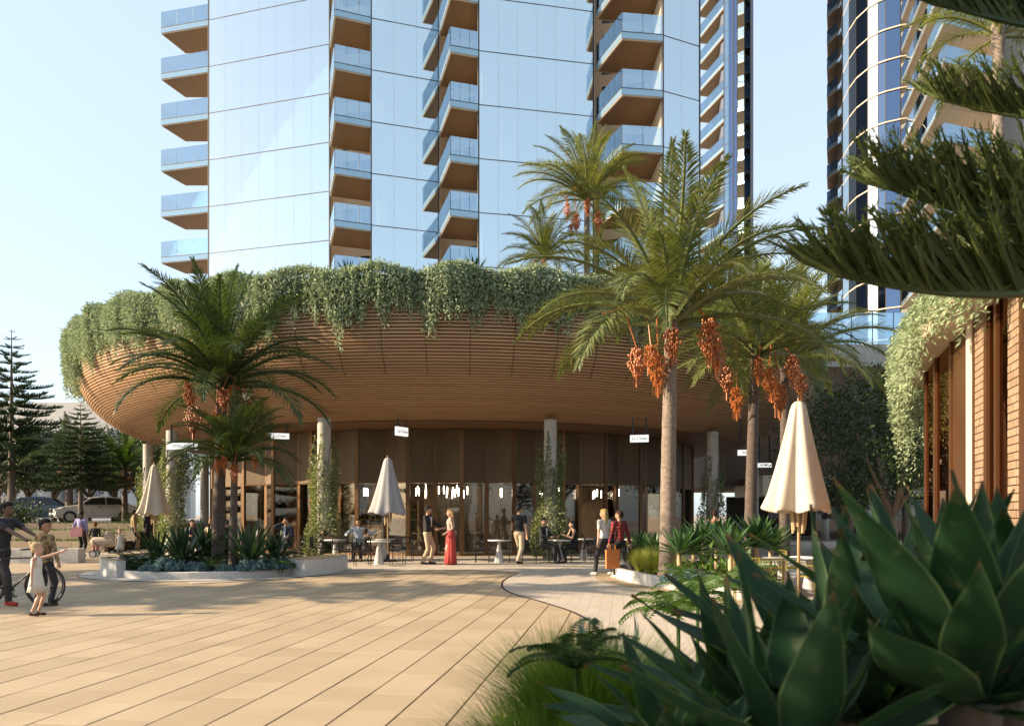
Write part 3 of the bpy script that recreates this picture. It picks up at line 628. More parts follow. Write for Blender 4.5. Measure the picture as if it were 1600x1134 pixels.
# ------------------------------------------------------------------ pines
def pine_branch_mesh(mat, L=1.0, nf=34, fl=.26, seed=2, r=.012, droop=.18, per=26, nl=.05, spr=(.35, .9), nw=.010, al=1.0):
    rng = np.random.default_rng(seed); b = MB(); k = 12
    pts = [np.array([L * i / k, 0, -droop * L * math.sin(i / k * math.pi * .85)]) for i in range(k + 1)]
    b.tube(pts, [.022 * L * (1 - .8 * i / k) for i in range(k + 1)], 5)
    parts = []; ptsA = np.array(pts)
    for i in range(nf):
        for side in (-1, 1):
            t = .12 + .88 * (i + rng.uniform(-.2, .2)) / nf; t = min(max(t, .02), .995); fi = t * k; i0 = min(int(fi), k - 1); p = ptsA[i0] + (ptsA[i0 + 1] - ptsA[i0]) * (fi - i0)
            l = fl * L * (1.0 - .62 * t ** 2.2) * rng.uniform(.8, 1.12) * (.5 + .5 * min(1, t / .2)); d = np.array([.78, side * rng.uniform(*spr), rng.uniform(.45, .95)]); d /= np.linalg.norm(d)
            e = p + d * l * .55; e2 = p + d * l + np.array([0, 0, .12 * l]); b.tube([p, e, e2], [r * L, r * L * .9, r * L * .25], 4)
            q = rng.uniform(.05, 1, per); P = p + (e2 - p) * q[:, None]; D = rng.normal(size=(per, 3)) * .55 + d * al
            parts.append(leaves(P, D, nl * L, nw * L, rng=rng))
    V, Fq = merge(parts); nb = len(b.v); b.v += [tuple(v) for v in V]; b.f += [tuple(int(c) + nb for c in f) for f in Fq]
    me = bpy.data.meshes.new('branch'); me.from_pydata(b.v, [], b.f); me.materials.append(mat); return me
PB = [pine_branch_mesh(m_pine, 1.0, 18, .20, 50 + q, .016, .10, 9, .07) for q in range(3)]
def norfolk(x, y, z0, H, rad, label, seed, bare=.22, group='tall pines on the left'):
    rr = random.Random(seed); p = empty('norfolk_pine', (x, y, z0), 0, label, 'pine tree', group)
    MB().tube([(0, 0, H * i / 12) for i in range(13)], [.022 * H * (1 - .93 * i / 12) for i in range(13)], 10).build('trunk', m_bark, p, True)
    nt_ = 17
    for k in range(nt_):
        f = k / (nt_ - 1); z = H * (bare + (1 - bare) * (f ** .92)) - .1; L = rad * (1 - f) ** .85 + .22; m = 6 if k < 9 else 5
        for j in range(m):
            az = 2 * math.pi * (j + .5 * (k % 2)) / m + rr.uniform(-.2, .2); s = L * rr.uniform(.85, 1.12)
            link('branch', rr.choice(PB), None, p, (0, 0, z), (0, R(-14 * f + 2 + rr.uniform(-4, 4)), az), (s, s, s * .85))
    return p
norfolk(X(18, 46), 46, .9, 11.3, 3.5, 'tall symmetrical pine at the left edge of the picture', 1, .3)
norfolk(X(126, 40), 40, .9, 6.2, 2.0, 'smaller pine beside the slatted canopy and white car', 2, .36)
for i, (x, y, h) in enumerate(((-16.5, 14.8, 11), (-26, 13.2, 14), (-24, 18.5, 12), (-38, 24, 14))):
    norfolk(x, y, 0, h, 3.6, ['pine outside the left edge casting shade on plaza, nearest the bicycle', 'farther pine outside the left edge beyond the bicycle', 'pine outside the left edge level with the planter', 'outermost pine beyond the left edge of plaza'][i], 5 + i, .15)
# near pine reaching in from the right
np_ = empty('near_pine', (3.05, 3.3, 0), 0, 'near pine whose needled branches reach in from the right edge', 'pine tree')
MB().tube([(0, 0, z) for z in (0, 1.5, 3, 4.5)], [.13, .11, .09, .06], 12).build('trunk', m_bark, np_, True)
NB = [pine_branch_mesh(m_pine_f, 1.0, 88, .33, 70 + q, .0068, .13 + .02 * q, 46, .030, (.08, .75), .0045, 1.6) for q in range(2)]
NBd = [pine_branch_mesh(m_pine, 1.0, 70, .30, 75, .0068, .10, 44, .030, (.1, .8), .0045, 1.6)]
def near_branch(tip, root, me, sc=1.0, roll=0):
    a, b = root, tip; d = b - a; L = d.length; q = d.to_track_quat('X', 'Z'); m = q.to_matrix().to_4x4() @ Matrix.Rotation(roll, 4, 'X')
    o = link('branch', me, None, np_); o.matrix_local = Matrix.Translation(a - Vector((3.05, 3.3, 0))) @ m @ Matrix.Diagonal((L, L * sc, L * sc, 1)); return o
trk = lambda z: Vector((3.05, 3.3, z))
near_branch(Wp(1300, 385, 3.0), trk(2.83), NB[0], .95)
near_branch(Wp(1385, 250, 3.1), trk(3.02), NB[1], .95)
near_branch(Wp(1465, 130, 3.5), trk(3.35), NB[0], .9)
near_branch(Wp(1360, -50, 2.8), trk(3.55), NBd[0], .55)
near_branch(Wp(1500, 340, 3.9), trk(2.95), NB[1], .9)
# ------------------------------------------------------------------ broadleaf trees
def tree_meshes(seed, n_clump, per, cr, ch, leaf, mat, base_h, th):
    rng = np.random.default_rng(seed); b = MB(); rr = random.Random(seed); tips = []
    b.tube([(0, 0, 0), (.05, .03, base_h * .5), (.0, .05, base_h)], [th, th * .85, th * .75], 9)
    for i in range(7):
        a = i * 2.4 + rr.uniform(-.3, .3); rho = rr.uniform(.35, .8); e = Vector((math.cos(a) * cr * rho, math.sin(a) * cr * rho, base_h + ch * rr.uniform(.25, .75)))
        s0 = Vector((0, .03, base_h * rr.uniform(.6, 1))); mid = s0.lerp(e, .5) + Vector((0, 0, -.1)); b.tube([s0, mid, e], [th * .55, th * .38, th * .12], 6); tips.append(e)
    parts = []
    for i in range(n_clump):
        u = rng.normal(size=3); u /= np.linalg.norm(u); rad = rng.uniform(.55, 1.0) ** .5; c = np.array([u[0] * cr * rad, u[1] * cr * rad, base_h + ch * .52 + u[2] * ch * .5 * rad])
        P = c + rng.normal(scale=1, size=(per, 3)) * np.array([.13, .13, .09]) * cr * 1.0; D = (P - c) + rng.normal(scale=.25, size=(per, 3)) + np.array([0, 0, .1])
        parts.append(leaves(P, D, rng.uniform(leaf * .7, leaf * 1.3, per), leaf * .45, rng=rng))
    V, Fq = merge(parts); me = npmesh('crown', V, Fq); me.materials.append(mat); tm = b.mesh('trunk', True); tm.materials.append(m_bark); return tm, me
T1 = tree_meshes(3, 95, 90, 2.6, 4.6, .16, m_fig, 1.7, .17); T2 = tree_meshes(4, 80, 80, 2.9, 3.4, .19, m_hedge, 2.1, .16); T3 = tree_meshes(6, 70, 80, 2.3, 3.0, .18, m_fig, 2.2, .13)
def tree(T, x, y, z, s, label, rz=0, group=None, sz=None):
    p = empty('fig_tree', (x, y, z), rz, label, 'tree', group); link('trunk', T[0], None, p, scale=(s, s, sz or s)); link('crown', T[1], None, p, scale=(s, s, sz or s)); return p
tree(T1, X(1395, 27.5), 27.5, 0, 1.05, 'dark leafy fig tree between the pavilions at right', .3)
tree(T1, X(1330, 31), 31, 0, 1.0, 'dark fig tree half hidden behind the cream parasol', 2.0)
tree(T3, X(1435, 33), 34, 0, 1.3, 'rear fig tree beside the bronze glass wall', 1.1)
lt = [(-5, 50), (45, 53), (85, 50), (140, 54), (178, 50), (215, 53), (250, 55), (20, 60)]
ll = ['leftmost', 'second', 'third', 'fourth', 'fifth', 'sixth', 'seventh', 'farthest']
for i, (px, d) in enumerate(lt):
    tree((T2, T3, T2, T3)[i % 4], X(px, d), d, 1.0, (1.15, 1.3, 1.05)[i % 3], ll[i] + ' dark rounded tree in the row behind the parked cars', i * 1.3, 'trees behind the parked cars', 1.05)
for i, (x, y, s) in enumerate(((-9, -14, 1.5), (2, -17, 1.7), (10, -13, 1.5), (-17, -19, 1.8))):
    tree((T1, T2, T1, T2)[i], x, y, 0, s, ['tree behind the viewer mirrored left of the shop doors', 'tree behind the viewer mirrored in the middle panes', 'tree behind the viewer mirrored at right', 'outer tree behind the viewer at far left'][i], i, 'trees behind the viewer')

tree(T1, -4.9, .5, 0, .95, 'unseen tree added left of the viewer to shade the foreground agaves', 2.2)  # out-of-view tree, added to cast shade over the foreground agaves
# ------------------------------------------------------------------ plants for the beds
def agave_mesh(seed, nl, L, wd, mat, elev=(82, 8), seg=6, curve=.35):
    rr = random.Random(seed); b = MB()
    for i in range(nl):
        f = (i + .5) / nl; e = R(elev[0] + (elev[1] - elev[0]) * f ** .9 + rr.uniform(-6, 6)); az = i * 2.39996 + rr.uniform(-.15, .15); l = L * rr.uniform(.85, 1.1) * (.72 + .28 * math.sin(min(1, f * 1.3 + .2) * math.pi / 2)); w0 = wd * rr.uniform(.85, 1.1)
        vs = []; x = .02 * L; z = 0; a = e
        for s in range(seg + 1):
            t = s / seg; w = w0 * (.55 + .9 * t if t < .45 else .955 * (1 - ((t - .45) / .55) ** 1.7)) * .62
            up = (-math.sin(a), math.cos(a)); ch = .32 * w
            for yy, dz in ((-w, ch), (0, 0), (w, ch)): vs.append((x + up[0] * dz, yy, z + up[1] * dz))
            x += math.cos(a) * l / seg; z += math.sin(a) * l / seg; a -= curve / seg * (1 - .5 * (t > .6)) * (1.1 - math.sin(e) * .7)
        c, sn = math.cos(az), math.sin(az); vs = [(c * p[0] - sn * p[1], sn * p[0] + c * p[1], p[2]) for p in vs]
        b.add(vs, [(s * 3 + j, s * 3 + j + 1, s * 3 + j + 4, s * 3 + j + 3) for s in range(seg) for j in (0, 1)])
    me = bpy.data.meshes.new('rosette'); me.from_pydata(b.v, [], b.f); me.polygons.foreach_set('use_smooth', [True] * len(me.polygons)); me.materials.append(mat); return me
AG = [agave_mesh(q, 34, 1.0, .135, m_agave_m) for q in (1, 2)]; AGD = [agave_mesh(q, 34, 1.0, .075, m_agave_d, (86, 12), 6, .2) for q in (3, 4)]
def agave(x, y, z, s, label, mesh, stem=0, group=None, rz=0, name='agave_plant'):
    p = empty(name, (x, y, z), rz, label, 'agave', group)
    if stem: MB().tube([(0, 0, -.05), (.03, 0, stem * .5), (0, .02, stem), (0, .02, stem + .12)], [.05, .045, .055, .03], 8).build('stem', m_wood, p, True)
    else: MB().sphere((0, 0, .02 * s), .05 * s, 8, 5).build('heart', mesh.materials[0], p, True)
    link('rosette', mesh, None, p, (0, 0, stem), (0, 0, 0), (s, s, s)); return p
def tuft_mesh(seed, n, L, spread, mat, w=.008, base=.12):
    rng = np.random.default_rng(seed); az = rng.uniform(0, 6.283, n); r0 = base * np.sqrt(rng.uniform(0, 1, n)); out = spread * rng.uniform(.05, 1, n); l = L * rng.uniform(.6, 1.1, n)
    u = np.stack([np.cos(az), np.sin(az), 0 * az], 1); sd = np.stack([-np.sin(az), np.cos(az), 0 * az], 1); rows = []
    for t in (0, .35, .7, 1.0):
        c = u * (r0 + out * t ** 1.8)[:, None] + np.array([0, 0, 1.0]) * (l * (t - .22 * t ** 2.5 * (out / spread)))[:, None]; ww = w * (1 - t * .92)
        rows += [c - sd * ww, c + sd * ww]
    V = np.stack(rows, 1).reshape(-1, 3); k = np.arange(n)[:, None] * 8; Fq = np.concatenate([k + np.array([[2 * i, 2 * i + 1, 2 * i + 3, 2 * i + 2]]) for i in range(3)])
    me = npmesh('blades', V, Fq); me.materials.append(mat); return me
TU = tuft_mesh(1, 1100, .72, .62, m_grass, .006, .1); TUD = tuft_mesh(2, 4200, .75, .60, m_grass_d, .0055, .25)
def senecio_mesh(seed):
    rng = np.random.default_rng(seed); parts = []
    for i in range(46):
        a = rng.uniform(0, 6.283); r = .30 * math.sqrt(rng.uniform(0, 1)); h = .30 * (1 - (r / .34) ** 2) * rng.uniform(.7, 1.1) + .03
        k = 34; t = rng.uniform(0, 1, k); c = np.array([r * math.cos(a), r * math.sin(a), 0]); P = c + np.stack([0 * t, 0 * t, h * (.35 + .65 * t)], 1)
        D = rng.normal(scale=.8, size=(k, 3)); D[:, 2] = np.abs(D[:, 2]) * .6 + .4 * t; parts.append(leaves(P, D, .07, .024, -.1, rng))
    V, Fq = merge(parts); me = npmesh('foliage', V, Fq); me.materials.append(m_blue); return me
SE = [senecio_mesh(q) for q in (1, 2)]
def fern_mesh(seed, mat, nf=16, L=.7):
    b = MB(); rr = random.Random(seed)
    for i in range(nf):
        az = i * 2.4 + rr.uniform(-.2, .2); e = R(rr.uniform(25, 75)); pts = []; x = z = 0; a = e; k = 9
        for s in range(k + 1): pts.append((x, z)); x += math.cos(a) * L / k; z += math.sin(a) * L / k; a -= R(85) / k
        c, sn = math.cos(az), math.sin(az)
        for s in range(k):
            for h in (0, .5):
                px_, pz_ = pts[s][0] + (pts[s + 1][0] - pts[s][0]) * h, pts[s][1] + (pts[s + 1][1] - pts[s][1]) * h; t = (s + h) / k; l = L * (.05 + .24 * math.sin((t * .9 + .1) * math.pi))
                for sd in (-1, 1):
                    q = [(px_, 0, pz_), (px_ + .06 * l + .022, sd * l * .5, pz_ + .02), (px_ + .35 * l, sd * l, pz_ - .12 * l), (px_ + .35 * l - .03, sd * l * .55, pz_)]
                    b.add([(c * v[0] - sn * v[1], sn * v[0] + c * v[1], v[2]) for v in q], [(0, 1, 2, 3)])
    me = bpy.data.meshes.new('fronds'); me.from_pydata(b.v, [], b.f); me.materials.append(mat); return me
m_fern_d = leafmat('dark_fern_leaf', (.02, .05, .016), (.05, .095, .03), .3, .5)
FE = [fern_mesh(1, m_fern), fern_mesh(2, m_fern_d)]
def plant(name, mesh, x, y, z, s, label, cat, group=None, rz=0):
    o = link(name, mesh, None, None, (x, y, z), (0, 0, rz), (s, s, s)); return tag(o, label, cat, group)
# ------------------------------------------------------------------ left round planter
LC = Vector((-8.1, 22.2, 0)); LR = 2.9
lp = empty('round_planter', LC, 0, 'low round white terrazzo planter holding the two dark palms', 'planter')
MB().lathe([(LR, .006), (LR, .165), (LR - .02, .18), (LR - .17, .18), (LR - .17, .1)], 72).build('rim', m_terrazzo, lp)
MB().lathe([(LR - .16, .13), (1.5, .3), (.1, .4)], 48).build('soil', m_soil, lp)
MB().lathe([(LR, .010), (LR + .62, .010), (LR + .62, -.02)], 72).build('apron', m_conc, lp); MB().lathe([(LR + .62, .012), (LR + .645, .012), (LR + .645, -.02)], 72).build('apron_edging', m_edge, lp)
def bench_arc(a0, a1, r0, r1, h, name='seat_block'):
    b = MB(); n = 12; vs = []
    for i in range(n + 1):
        a = R(a0 + (a1 - a0) * i / n); vs += [(r * math.cos(a), r * math.sin(a), z) for r, z in ((r1, .012), (r1, h), (r0, h), (r0, .012))]
    fs = [(i * 4 + e, i * 4 + (e + 1) % 4, i * 4 + 4 + (e + 1) % 4, i * 4 + 4 + e) for i in range(n) for e in range(4)] + [(0, 1, 2, 3), (n * 4 + 3, n * 4 + 2, n * 4 + 1, n * 4)]
    o = b.add(vs, fs).build(name, m_terrazzo, lp)
    b = MB(); vs = []
    for i in range(n + 1):
        a = R(a0 + 1 + (a1 - a0 - 2) * i / n); vs += [(r * math.cos(a), r * math.sin(a), z) for r, z in ((r1 - .02, h + .002), (r1 - .02, h + .035), (r0 + .02, h + .035), (r0 + .02, h + .002))]
    b.add(vs, fs).build('timber_top', m_wood, o); return o
bench_arc(196, 236, LR - .12, LR + .12, .42); bench_arc(-35, 12, LR - .1, LR + .55, .42)
bench_arc(150, 180, LR - .05, LR + .5, .42)
rr = random.Random(4)
for i, (px, d, s, k, lb) in enumerate([(285, 20.9, 1.0, 0, 'big dark agave on the left of the round planter'), (325, 21.8, 1.15, 1, 'large agave behind the tall palm trunk in planter'), (390, 20.3, 1.12, 0, 'broad dark agave below the short palm'), (245, 21.6, .85, 1, 'agave at the far left rear of the round planter'), (430, 21.4, .85, 1, 'agave near the right bench of the round planter'), (355, 22.6, .9, 0, 'rear agave behind the short palm trunk')]):
    agave(X(px, d), d, .28, s * 1.22, lb, AGD[k], 0, 'agaves in the round planter', i)
fl = ['fern at the left rim of round planter', 'second fern from left in round planter', 'fern below the palm trunks in planter', 'bright fern right of the short palm', 'fern at right end of the round planter', 'fern behind the left agave in planter']
for i, (px, d, s) in enumerate([(210, 20.7, 1.15), (262, 20.3, .9), (330, 20.1, .8), (440, 20.6, 1.0), (458, 21.2, .95), (300, 21.5, 1.0)]):
    plant('fern', FE[1 if i != 3 else 0], X(px, d), d, .2, s, fl[i], 'fern', 'ferns in the round planter', i)
SEL = ['leftmost along the rim of the round planter', 'second from left on the round planter rim, largest there', 'third from left on the round planter rim', 'below the gap left of the tall palm trunk', 'below the two palm trunks on the planter rim', 'right of the palm trunks on the planter rim', 'tallest right of the palm trunks on rim', 'second from right on the round planter rim', 'rightmost on the round planter rim', 'behind the third one from left in the round planter']
for i, (px, d, s) in enumerate([(236, 19.75, .75), (258, 19.6, 1.0), (278, 19.65, .8), (312, 19.7, .65), (352, 19.75, .65), (386, 19.9, .85), (402, 20.0, 1.0), (425, 20.2, .85), (448, 20.5, .9), (300, 19.95, .7)]):
    plant('blue_senecio', SE[i % 2], X(px, d), d, .14, s * 1.15, 'powder blue succulent clump ' + SEL[i], 'succulent', 'blue succulents in the round planter', i * 1.7)
# ------------------------------------------------------------------ right planter
bed = smooth_line([(2.55, 20.2, 0), (2.62, 19.0, 0), (2.95, 17.6, 0), (3.5, 16.3, 0), (3.75, 15.0, 0), (4.6, 14.7, 0), (5.6, 16.0, 0), (6.6, 18.5, 0), (7.2, 21.5, 0), (6.0, 22.8, 0), (4.0, 22.4, 0), (2.9, 21.5, 0), (2.55, 20.2, 0)], 5)[:-1]
rp = empty('curved_planter', (4.8, 18.5, 0), 0, 'curved white edged planter holding the front palms at right', 'planter')
c0 = Vector((4.8, 18.5, 0)); cen = sum(bed, Vector()) / len(bed)
b = MB(); n = len(bed); vs = []
for p in bed:
    q = p + (cen - p).normalized() * .16; vs += [(p.x - c0.x, p.y - c0.y, .006), (p.x - c0.x, p.y - c0.y, .26), (q.x - c0.x, q.y - c0.y, .26), (q.x - c0.x, q.y - c0.y, .1)]
b.add(vs, [(i * 4 + e, i * 4 + e + 1, ((i + 1) % n) * 4 + e + 1, ((i + 1) % n) * 4 + e) for i in range(n) for e in range(3)]).build('rim', m_terrazzo, rp)
MB().prism([((p + (cen - p).normalized() * .15).xy - c0.xy)[:] for p in bed], .05, .2).build('soil', m_soil, rp)
MB().prism([((p + (p - cen).normalized() * .55).xy - c0.xy)[:] for p in bed], -.02, .009).build('apron', m_paver_i, rp)
gl = [(1018, 17.9, .95, 'golden green grass tuft at the left tip of curved planter'), (1040, 17.3, .85, 'golden grass tuft at the foot of the tall palm'), (1000, 19.0, .8, 'grass tuft behind the walking women near planter tip'), (1062, 16.75, .75, 'golden grass tuft in front of the tall palm trunk')]
for i, (px, d, s, l_) in enumerate(gl): plant('grass_tuft', TU, X(px, d), d, .2, s, l_, 'grass', 'golden grass tufts', i)
al = [(1022, 19.6, .55, .45, 'dark agave left of the tall palm trunk'), (1062, 16.2, .62, .55, 'agave on a stem just right of tall palm trunk'), (1085, 18.0, .78, .5, 'wide agave behind the stem agave in planter'), (1120, 18.6, .75, .62, 'agave in the middle of the curved planter'), (1140, 15.0, .62, .62, 'agave on pale twisted stem before the olive chairs'), (1182, 17.4, .8, .65, 'full agave head under the darker palm trunk'), (1100, 20.6, .8, .6, 'rear agave behind the planter middle'), (1205, 19.2, .72, .5, 'agave to the left of cream parasol pole'), (1000, 21.2, .6, .4, 'small rear agave beside the grass')]
for i, (px, d, s, st, l_) in enumerate(al): agave(X(px, d), d, .2, s * 1.15, l_, AG[i % 2], st, 'agaves in the curved planter', i * 1.3)
for i, (px, d, s, l_) in enumerate([(1055, 15.95, .95, 'blue succulent clump at the white rim below stem agave'), (1082, 15.6, .95, 'blue succulent clump right of the first on white rim'), (1110, 15.35, .8, 'small blue succulent clump near the pale agave stem')]): plant('blue_senecio', SE[i % 2], X(px, d), d, .2, s, l_, 'succulent', 'blue succulents in the curved planter', i)
m_broad = leafmat('broad_leaf', (.07, .15, .03), (.16, .26, .06), .4, .4)
def bush_mesh(seed, n, R_, H_, leaf, mat):
    rng = np.random.default_rng(seed); P = rng.normal(size=(n, 3)) * np.array([R_, R_, H_]) * .5 + np.array([0, 0, H_ * .7]); P[:, 2] = np.abs(P[:, 2]); D = P - np.array([0, 0, H_ * .3]) + rng.normal(scale=.2, size=(n, 3)); V, Fq = leaves(P, D, rng.uniform(leaf * .7, leaf * 1.3, n), leaf * .5, rng=rng); me = npmesh('foliage', V, Fq); me.materials.append(mat); return me
BU = bush_mesh(1, 90, .35, .4, .2, m_broad); BUD = bush_mesh(2, 1200, .8, .55, .09, m_hedge)
for i, (px, d, s, l_) in enumerate([(1100, 16.2, 1.0, 'bright broad leaved plant between agaves in curved planter'), (1125, 15.6, .8, 'bright broad leaved plant beside the pale agave stem'), (1160, 16.4, .9, 'broad leaved plant near the olive chairs')]): plant('broad_leaf_plant', BU, X(px, d), d, .2, s, l_, 'plant', 'broad leaved plants', i)
plant('fern', FE[0], X(1150, 13.2), 13.2, .35, 1.2, 'bright cycad fronds arching before the olive chairs', 'fern')
# ------------------------------------------------------------------ foreground planter
fp = empty('raised_planter', (2.0, 2.6, 0), 0, 'raised planter in the foreground holding the large agaves', 'planter')
fpoly = [tuple(p.xy) for p in smooth_line([(.25, 3.2, 0), (.05, 2.4, 0), (.2, 1.5, 0), (.8, .9, 0), (2.2, .8, 0), (3.6, 1.5, 0), (4.0, 3.0, 0), (3.4, 5.2, 0), (2.4, 5.9, 0), (1.2, 5.2, 0), (.25, 3.2, 0)], 4)[:-1]]
MB().prism([(a - 2, b_ - 2.6) for a, b_ in fpoly], .0, .46).build('wall', m_terrazzo, fp); MB().prism([(1.9 + (a - 1.9) * .93 - 2, 3 + (b_ - 3) * .93 - 2.6) for a, b_ in fpoly], .3, .5).build('soil', m_soil, fp)
# one big leaf: dished blade with pale rim
def big_leaf(seed, mat, bend):
    nx, ny = 14, 6; vs = []; uvs = []; rr = random.Random(seed); x = z = 0; a = 0
    for i in range(nx + 1):
        t = i / nx; w = (.40 + 1.05 * t - .25 * t * t if t < .42 else .797 * (1 - ((t - .42) / .58) ** 1.45)) * .125
        w = max(w, .0015)
        for j in range(ny + 1):
            s = j / ny * 2 - 1; dish = (abs(s) ** 1.7) * w * .42 + .012 * math.sin(t * 9 + seed + s) * abs(s)
            vs.append((x - math.sin(a) * dish, s * w, z + math.cos(a) * dish)); uvs.append((t, j / ny))
        x += math.cos(a) / nx; z += math.sin(a) / nx; a += bend / nx * (1 if t > .3 else .3)
    fs = [(i * (ny + 1) + j, i * (ny + 1) + j + 1, (i + 1) * (ny + 1) + j + 1, (i + 1) * (ny + 1) + j) for i in range(nx) for j in range(ny)]
    me = bpy.data.meshes.new('leaf'); me.from_pydata(vs, [], fs); me.polygons.foreach_set('use_smooth', [True] * len(fs))
    uv = me.uv_layers.new(name='UVMap')
    for lo in me.loops: uv.data[lo.index].uv = uvs[lo.vertex_index]
    me.materials.append(mat); return me
def bigleafmat():
    m, n, l, p, o = nt('large_agave_leaf'); tc = n.new('ShaderNodeTexCoord'); sp = n.new('ShaderNodeSeparateXYZ'); l.new(tc.outputs['UV'], sp.inputs[0])
    e = math_(n, l, 'ABSOLUTE', math_(n, l, 'SUBTRACT', sp.outputs['Y'], .5)); rim = n.new('ShaderNodeValToRGB'); rim.color_ramp.elements[0].position = .455; rim.color_ramp.elements[1].position = .495; l.new(e, rim.inputs[0])
    st = noise(n, l, 5, 4, tc.outputs['UV'], (1.2, 16, 1)); c = mixc(n, l, st, (.010, .028, .015), (.030, .064, .028)); c = mixc(n, l, n.new('ShaderNodeObjectInfo').outputs['Random'], c, mixc(n, l, 1.0, c, (.75, .95, .85), 'MULTIPLY'))
    c = mixc(n, l, rim.outputs[0], c, (.085, .13, .06)); tipr = n.new('ShaderNodeValToRGB'); tipr.color_ramp.elements[0].position = .94; tipr.color_ramp.elements[1].position = .985; l.new(sp.outputs['X'], tipr.inputs[0]); c = mixc(n, l, tipr.outputs[0], c, (.10, .06, .03)); blo = n.new('ShaderNodeValToRGB'); blo.color_ramp.elements[0].position = .60; blo.color_ramp.elements[1].position = .70; l.new(noise(n, l, 26, 5), blo.inputs[0]); c = mixc(n, l, math_(n, l, 'MULTIPLY', blo.outputs[0], .45), c, (.09, .10, .05)); l.new(c, p.inputs['Base Color']); p.inputs['Roughness'].default_value = .5; p.inputs['Specular IOR Level'].default_value = .18
    l.new(bump(n, l, st, .12, .01), p.inputs['Normal'])
    t = n.new('ShaderNodeBsdfTranslucent'); l.new(mixc(n, l, 1.0, c, (1.4, 1.7, .7), 'MULTIPLY'), t.inputs['Color']); mx = n.new('ShaderNodeMixShader'); mx.inputs[0].default_value = .18; l.new(p.outputs[0], mx.inputs[1]); l.new(t.outputs[0], mx.inputs[2]); l.new(mx.outputs[0], o.inputs['Surface']); return m
m_big = bigleafmat(); BL = [big_leaf(q, m_big, bnd) for q, bnd in ((1, .35), (2, -.05), (3, -.45), (4, .15))]
def big_agave(base, s, label, nl=24, elev=(84, 6), rz=0, seed=1, extra=()):
    rr = random.Random(seed); p = empty('large_agave', (base.x, base.y, .48), rz, label, 'agave', 'large agaves in the foreground'); h = base.z - .48
    MB().tube([(0, 0, -.03), (.01, 0, h * .5), (0, 0, h + .02)], [.055, .05, .06], 10).build('stem', m_bark, p, True)
    for i in range(nl):
        f = (i + .5) / nl; e = R(elev[0] + (elev[1] - elev[0]) * f ** .9 + rr.uniform(-5, 5)); az = i * 2.39996 + rr.uniform(-.2, .2); l = s * rr.uniform(.85, 1.1) * (.8 + .2 * f)
        link('leaf', rr.choice(BL), None, p, (math.cos(az) * .03, math.sin(az) * .03, h + .02 * (1 - f)), (rr.uniform(-.15, .15), -e, az), (l, l * rr.uniform(1.1, 1.4), l))
    return p
big_agave(Wp(1515, 1105, 1.6), .58, 'nearest large agave at the bottom right corner', 22, (88, 4), .7, 3)
big_agave(Wp(1335, 1130, 2.1), .66, 'large agave with tall pointed leaves left of the nearest one', 24, (86, 10), 2.2, 5)
big_agave(Wp(1170, 1170, 2.2), .56, 'large agave in the lower middle with spreading leaves', 24, (84, 2), 1.2, 8)
big_agave(Wp(1240, 1200, 1.6), .48, 'low large agave at the bottom edge between two others', 20, (80, 0), .2, 9)
big_agave(Wp(1420, 1060, 2.5), .72, 'large agave rearmost in the foreground bed', 22, (84, 12), 3.0, 12)
big_agave(Wp(1070, 1230, 1.9), .42, 'leftmost large agave above the bottom edge', 18, (76, 4), 2.5, 14)
big_agave(Wp(1590, 1060, 2.0), .62, 'large agave cut by the right edge of picture', 20, (84, 8), 1.5, 16)
for i, (px, py, d, s, l_) in enumerate([(915, 1115, 2.9, .68, 'feathery green grass tuft at the bottom middle'), (850, 1190, 2.6, .56, 'lowest grass tuft at the bottom edge left of agaves'), (985, 1120, 3.3, .62, 'grass tuft behind the others beside the agaves'), (1000, 1200, 2.5, .55, 'grass tuft pressed against the leftmost large agave')]):
    q = Wp(px, py, d); plant('feather_grass', TUD, q.x, q.y, max(.48, q.z - .2), s, l_, 'grass', 'foreground grass tufts', i)
for i, (px, py, d, s, l_) in enumerate([(1000, 1010, 3.6, .42, 'blue succulent clump above the foreground grass'), (915, 1000, 3.5, .25, 'tiny blue succulent sprig at the path edge')]):
    q = Wp(px, py, d)
    o = plant('blue_senecio', SE[i], q.x, q.y, .48, 1, l_, 'succulent', 'foreground blue succulents', i); o.scale = (s, s, (q.z - .48) / .3)
for i, (px, py, d, s, l_) in enumerate([(1060, 960, 4.6, .55, 'fan leaved fern beside the path edge'), (900, 1040, 2.6, .36, 'dark arching fern frond over the foreground grass'), (1090, 930, 5.0, .5, 'fern in front of the white planter rim')]):
    q = Wp(px, py, d); p = empty('fern', (q.x, q.y, .48 if d < 5.2 else 0), 0, l_, 'fern', 'foreground ferns'); hh = q.z - .48; MB().tube([(0, 0, 0), (0, 0, hh)], .012, 6).build('stem', m_fern, p); link('fronds', FE[i % 2], None, p, (0, 0, hh), (0, 0, i), (s, s, s))
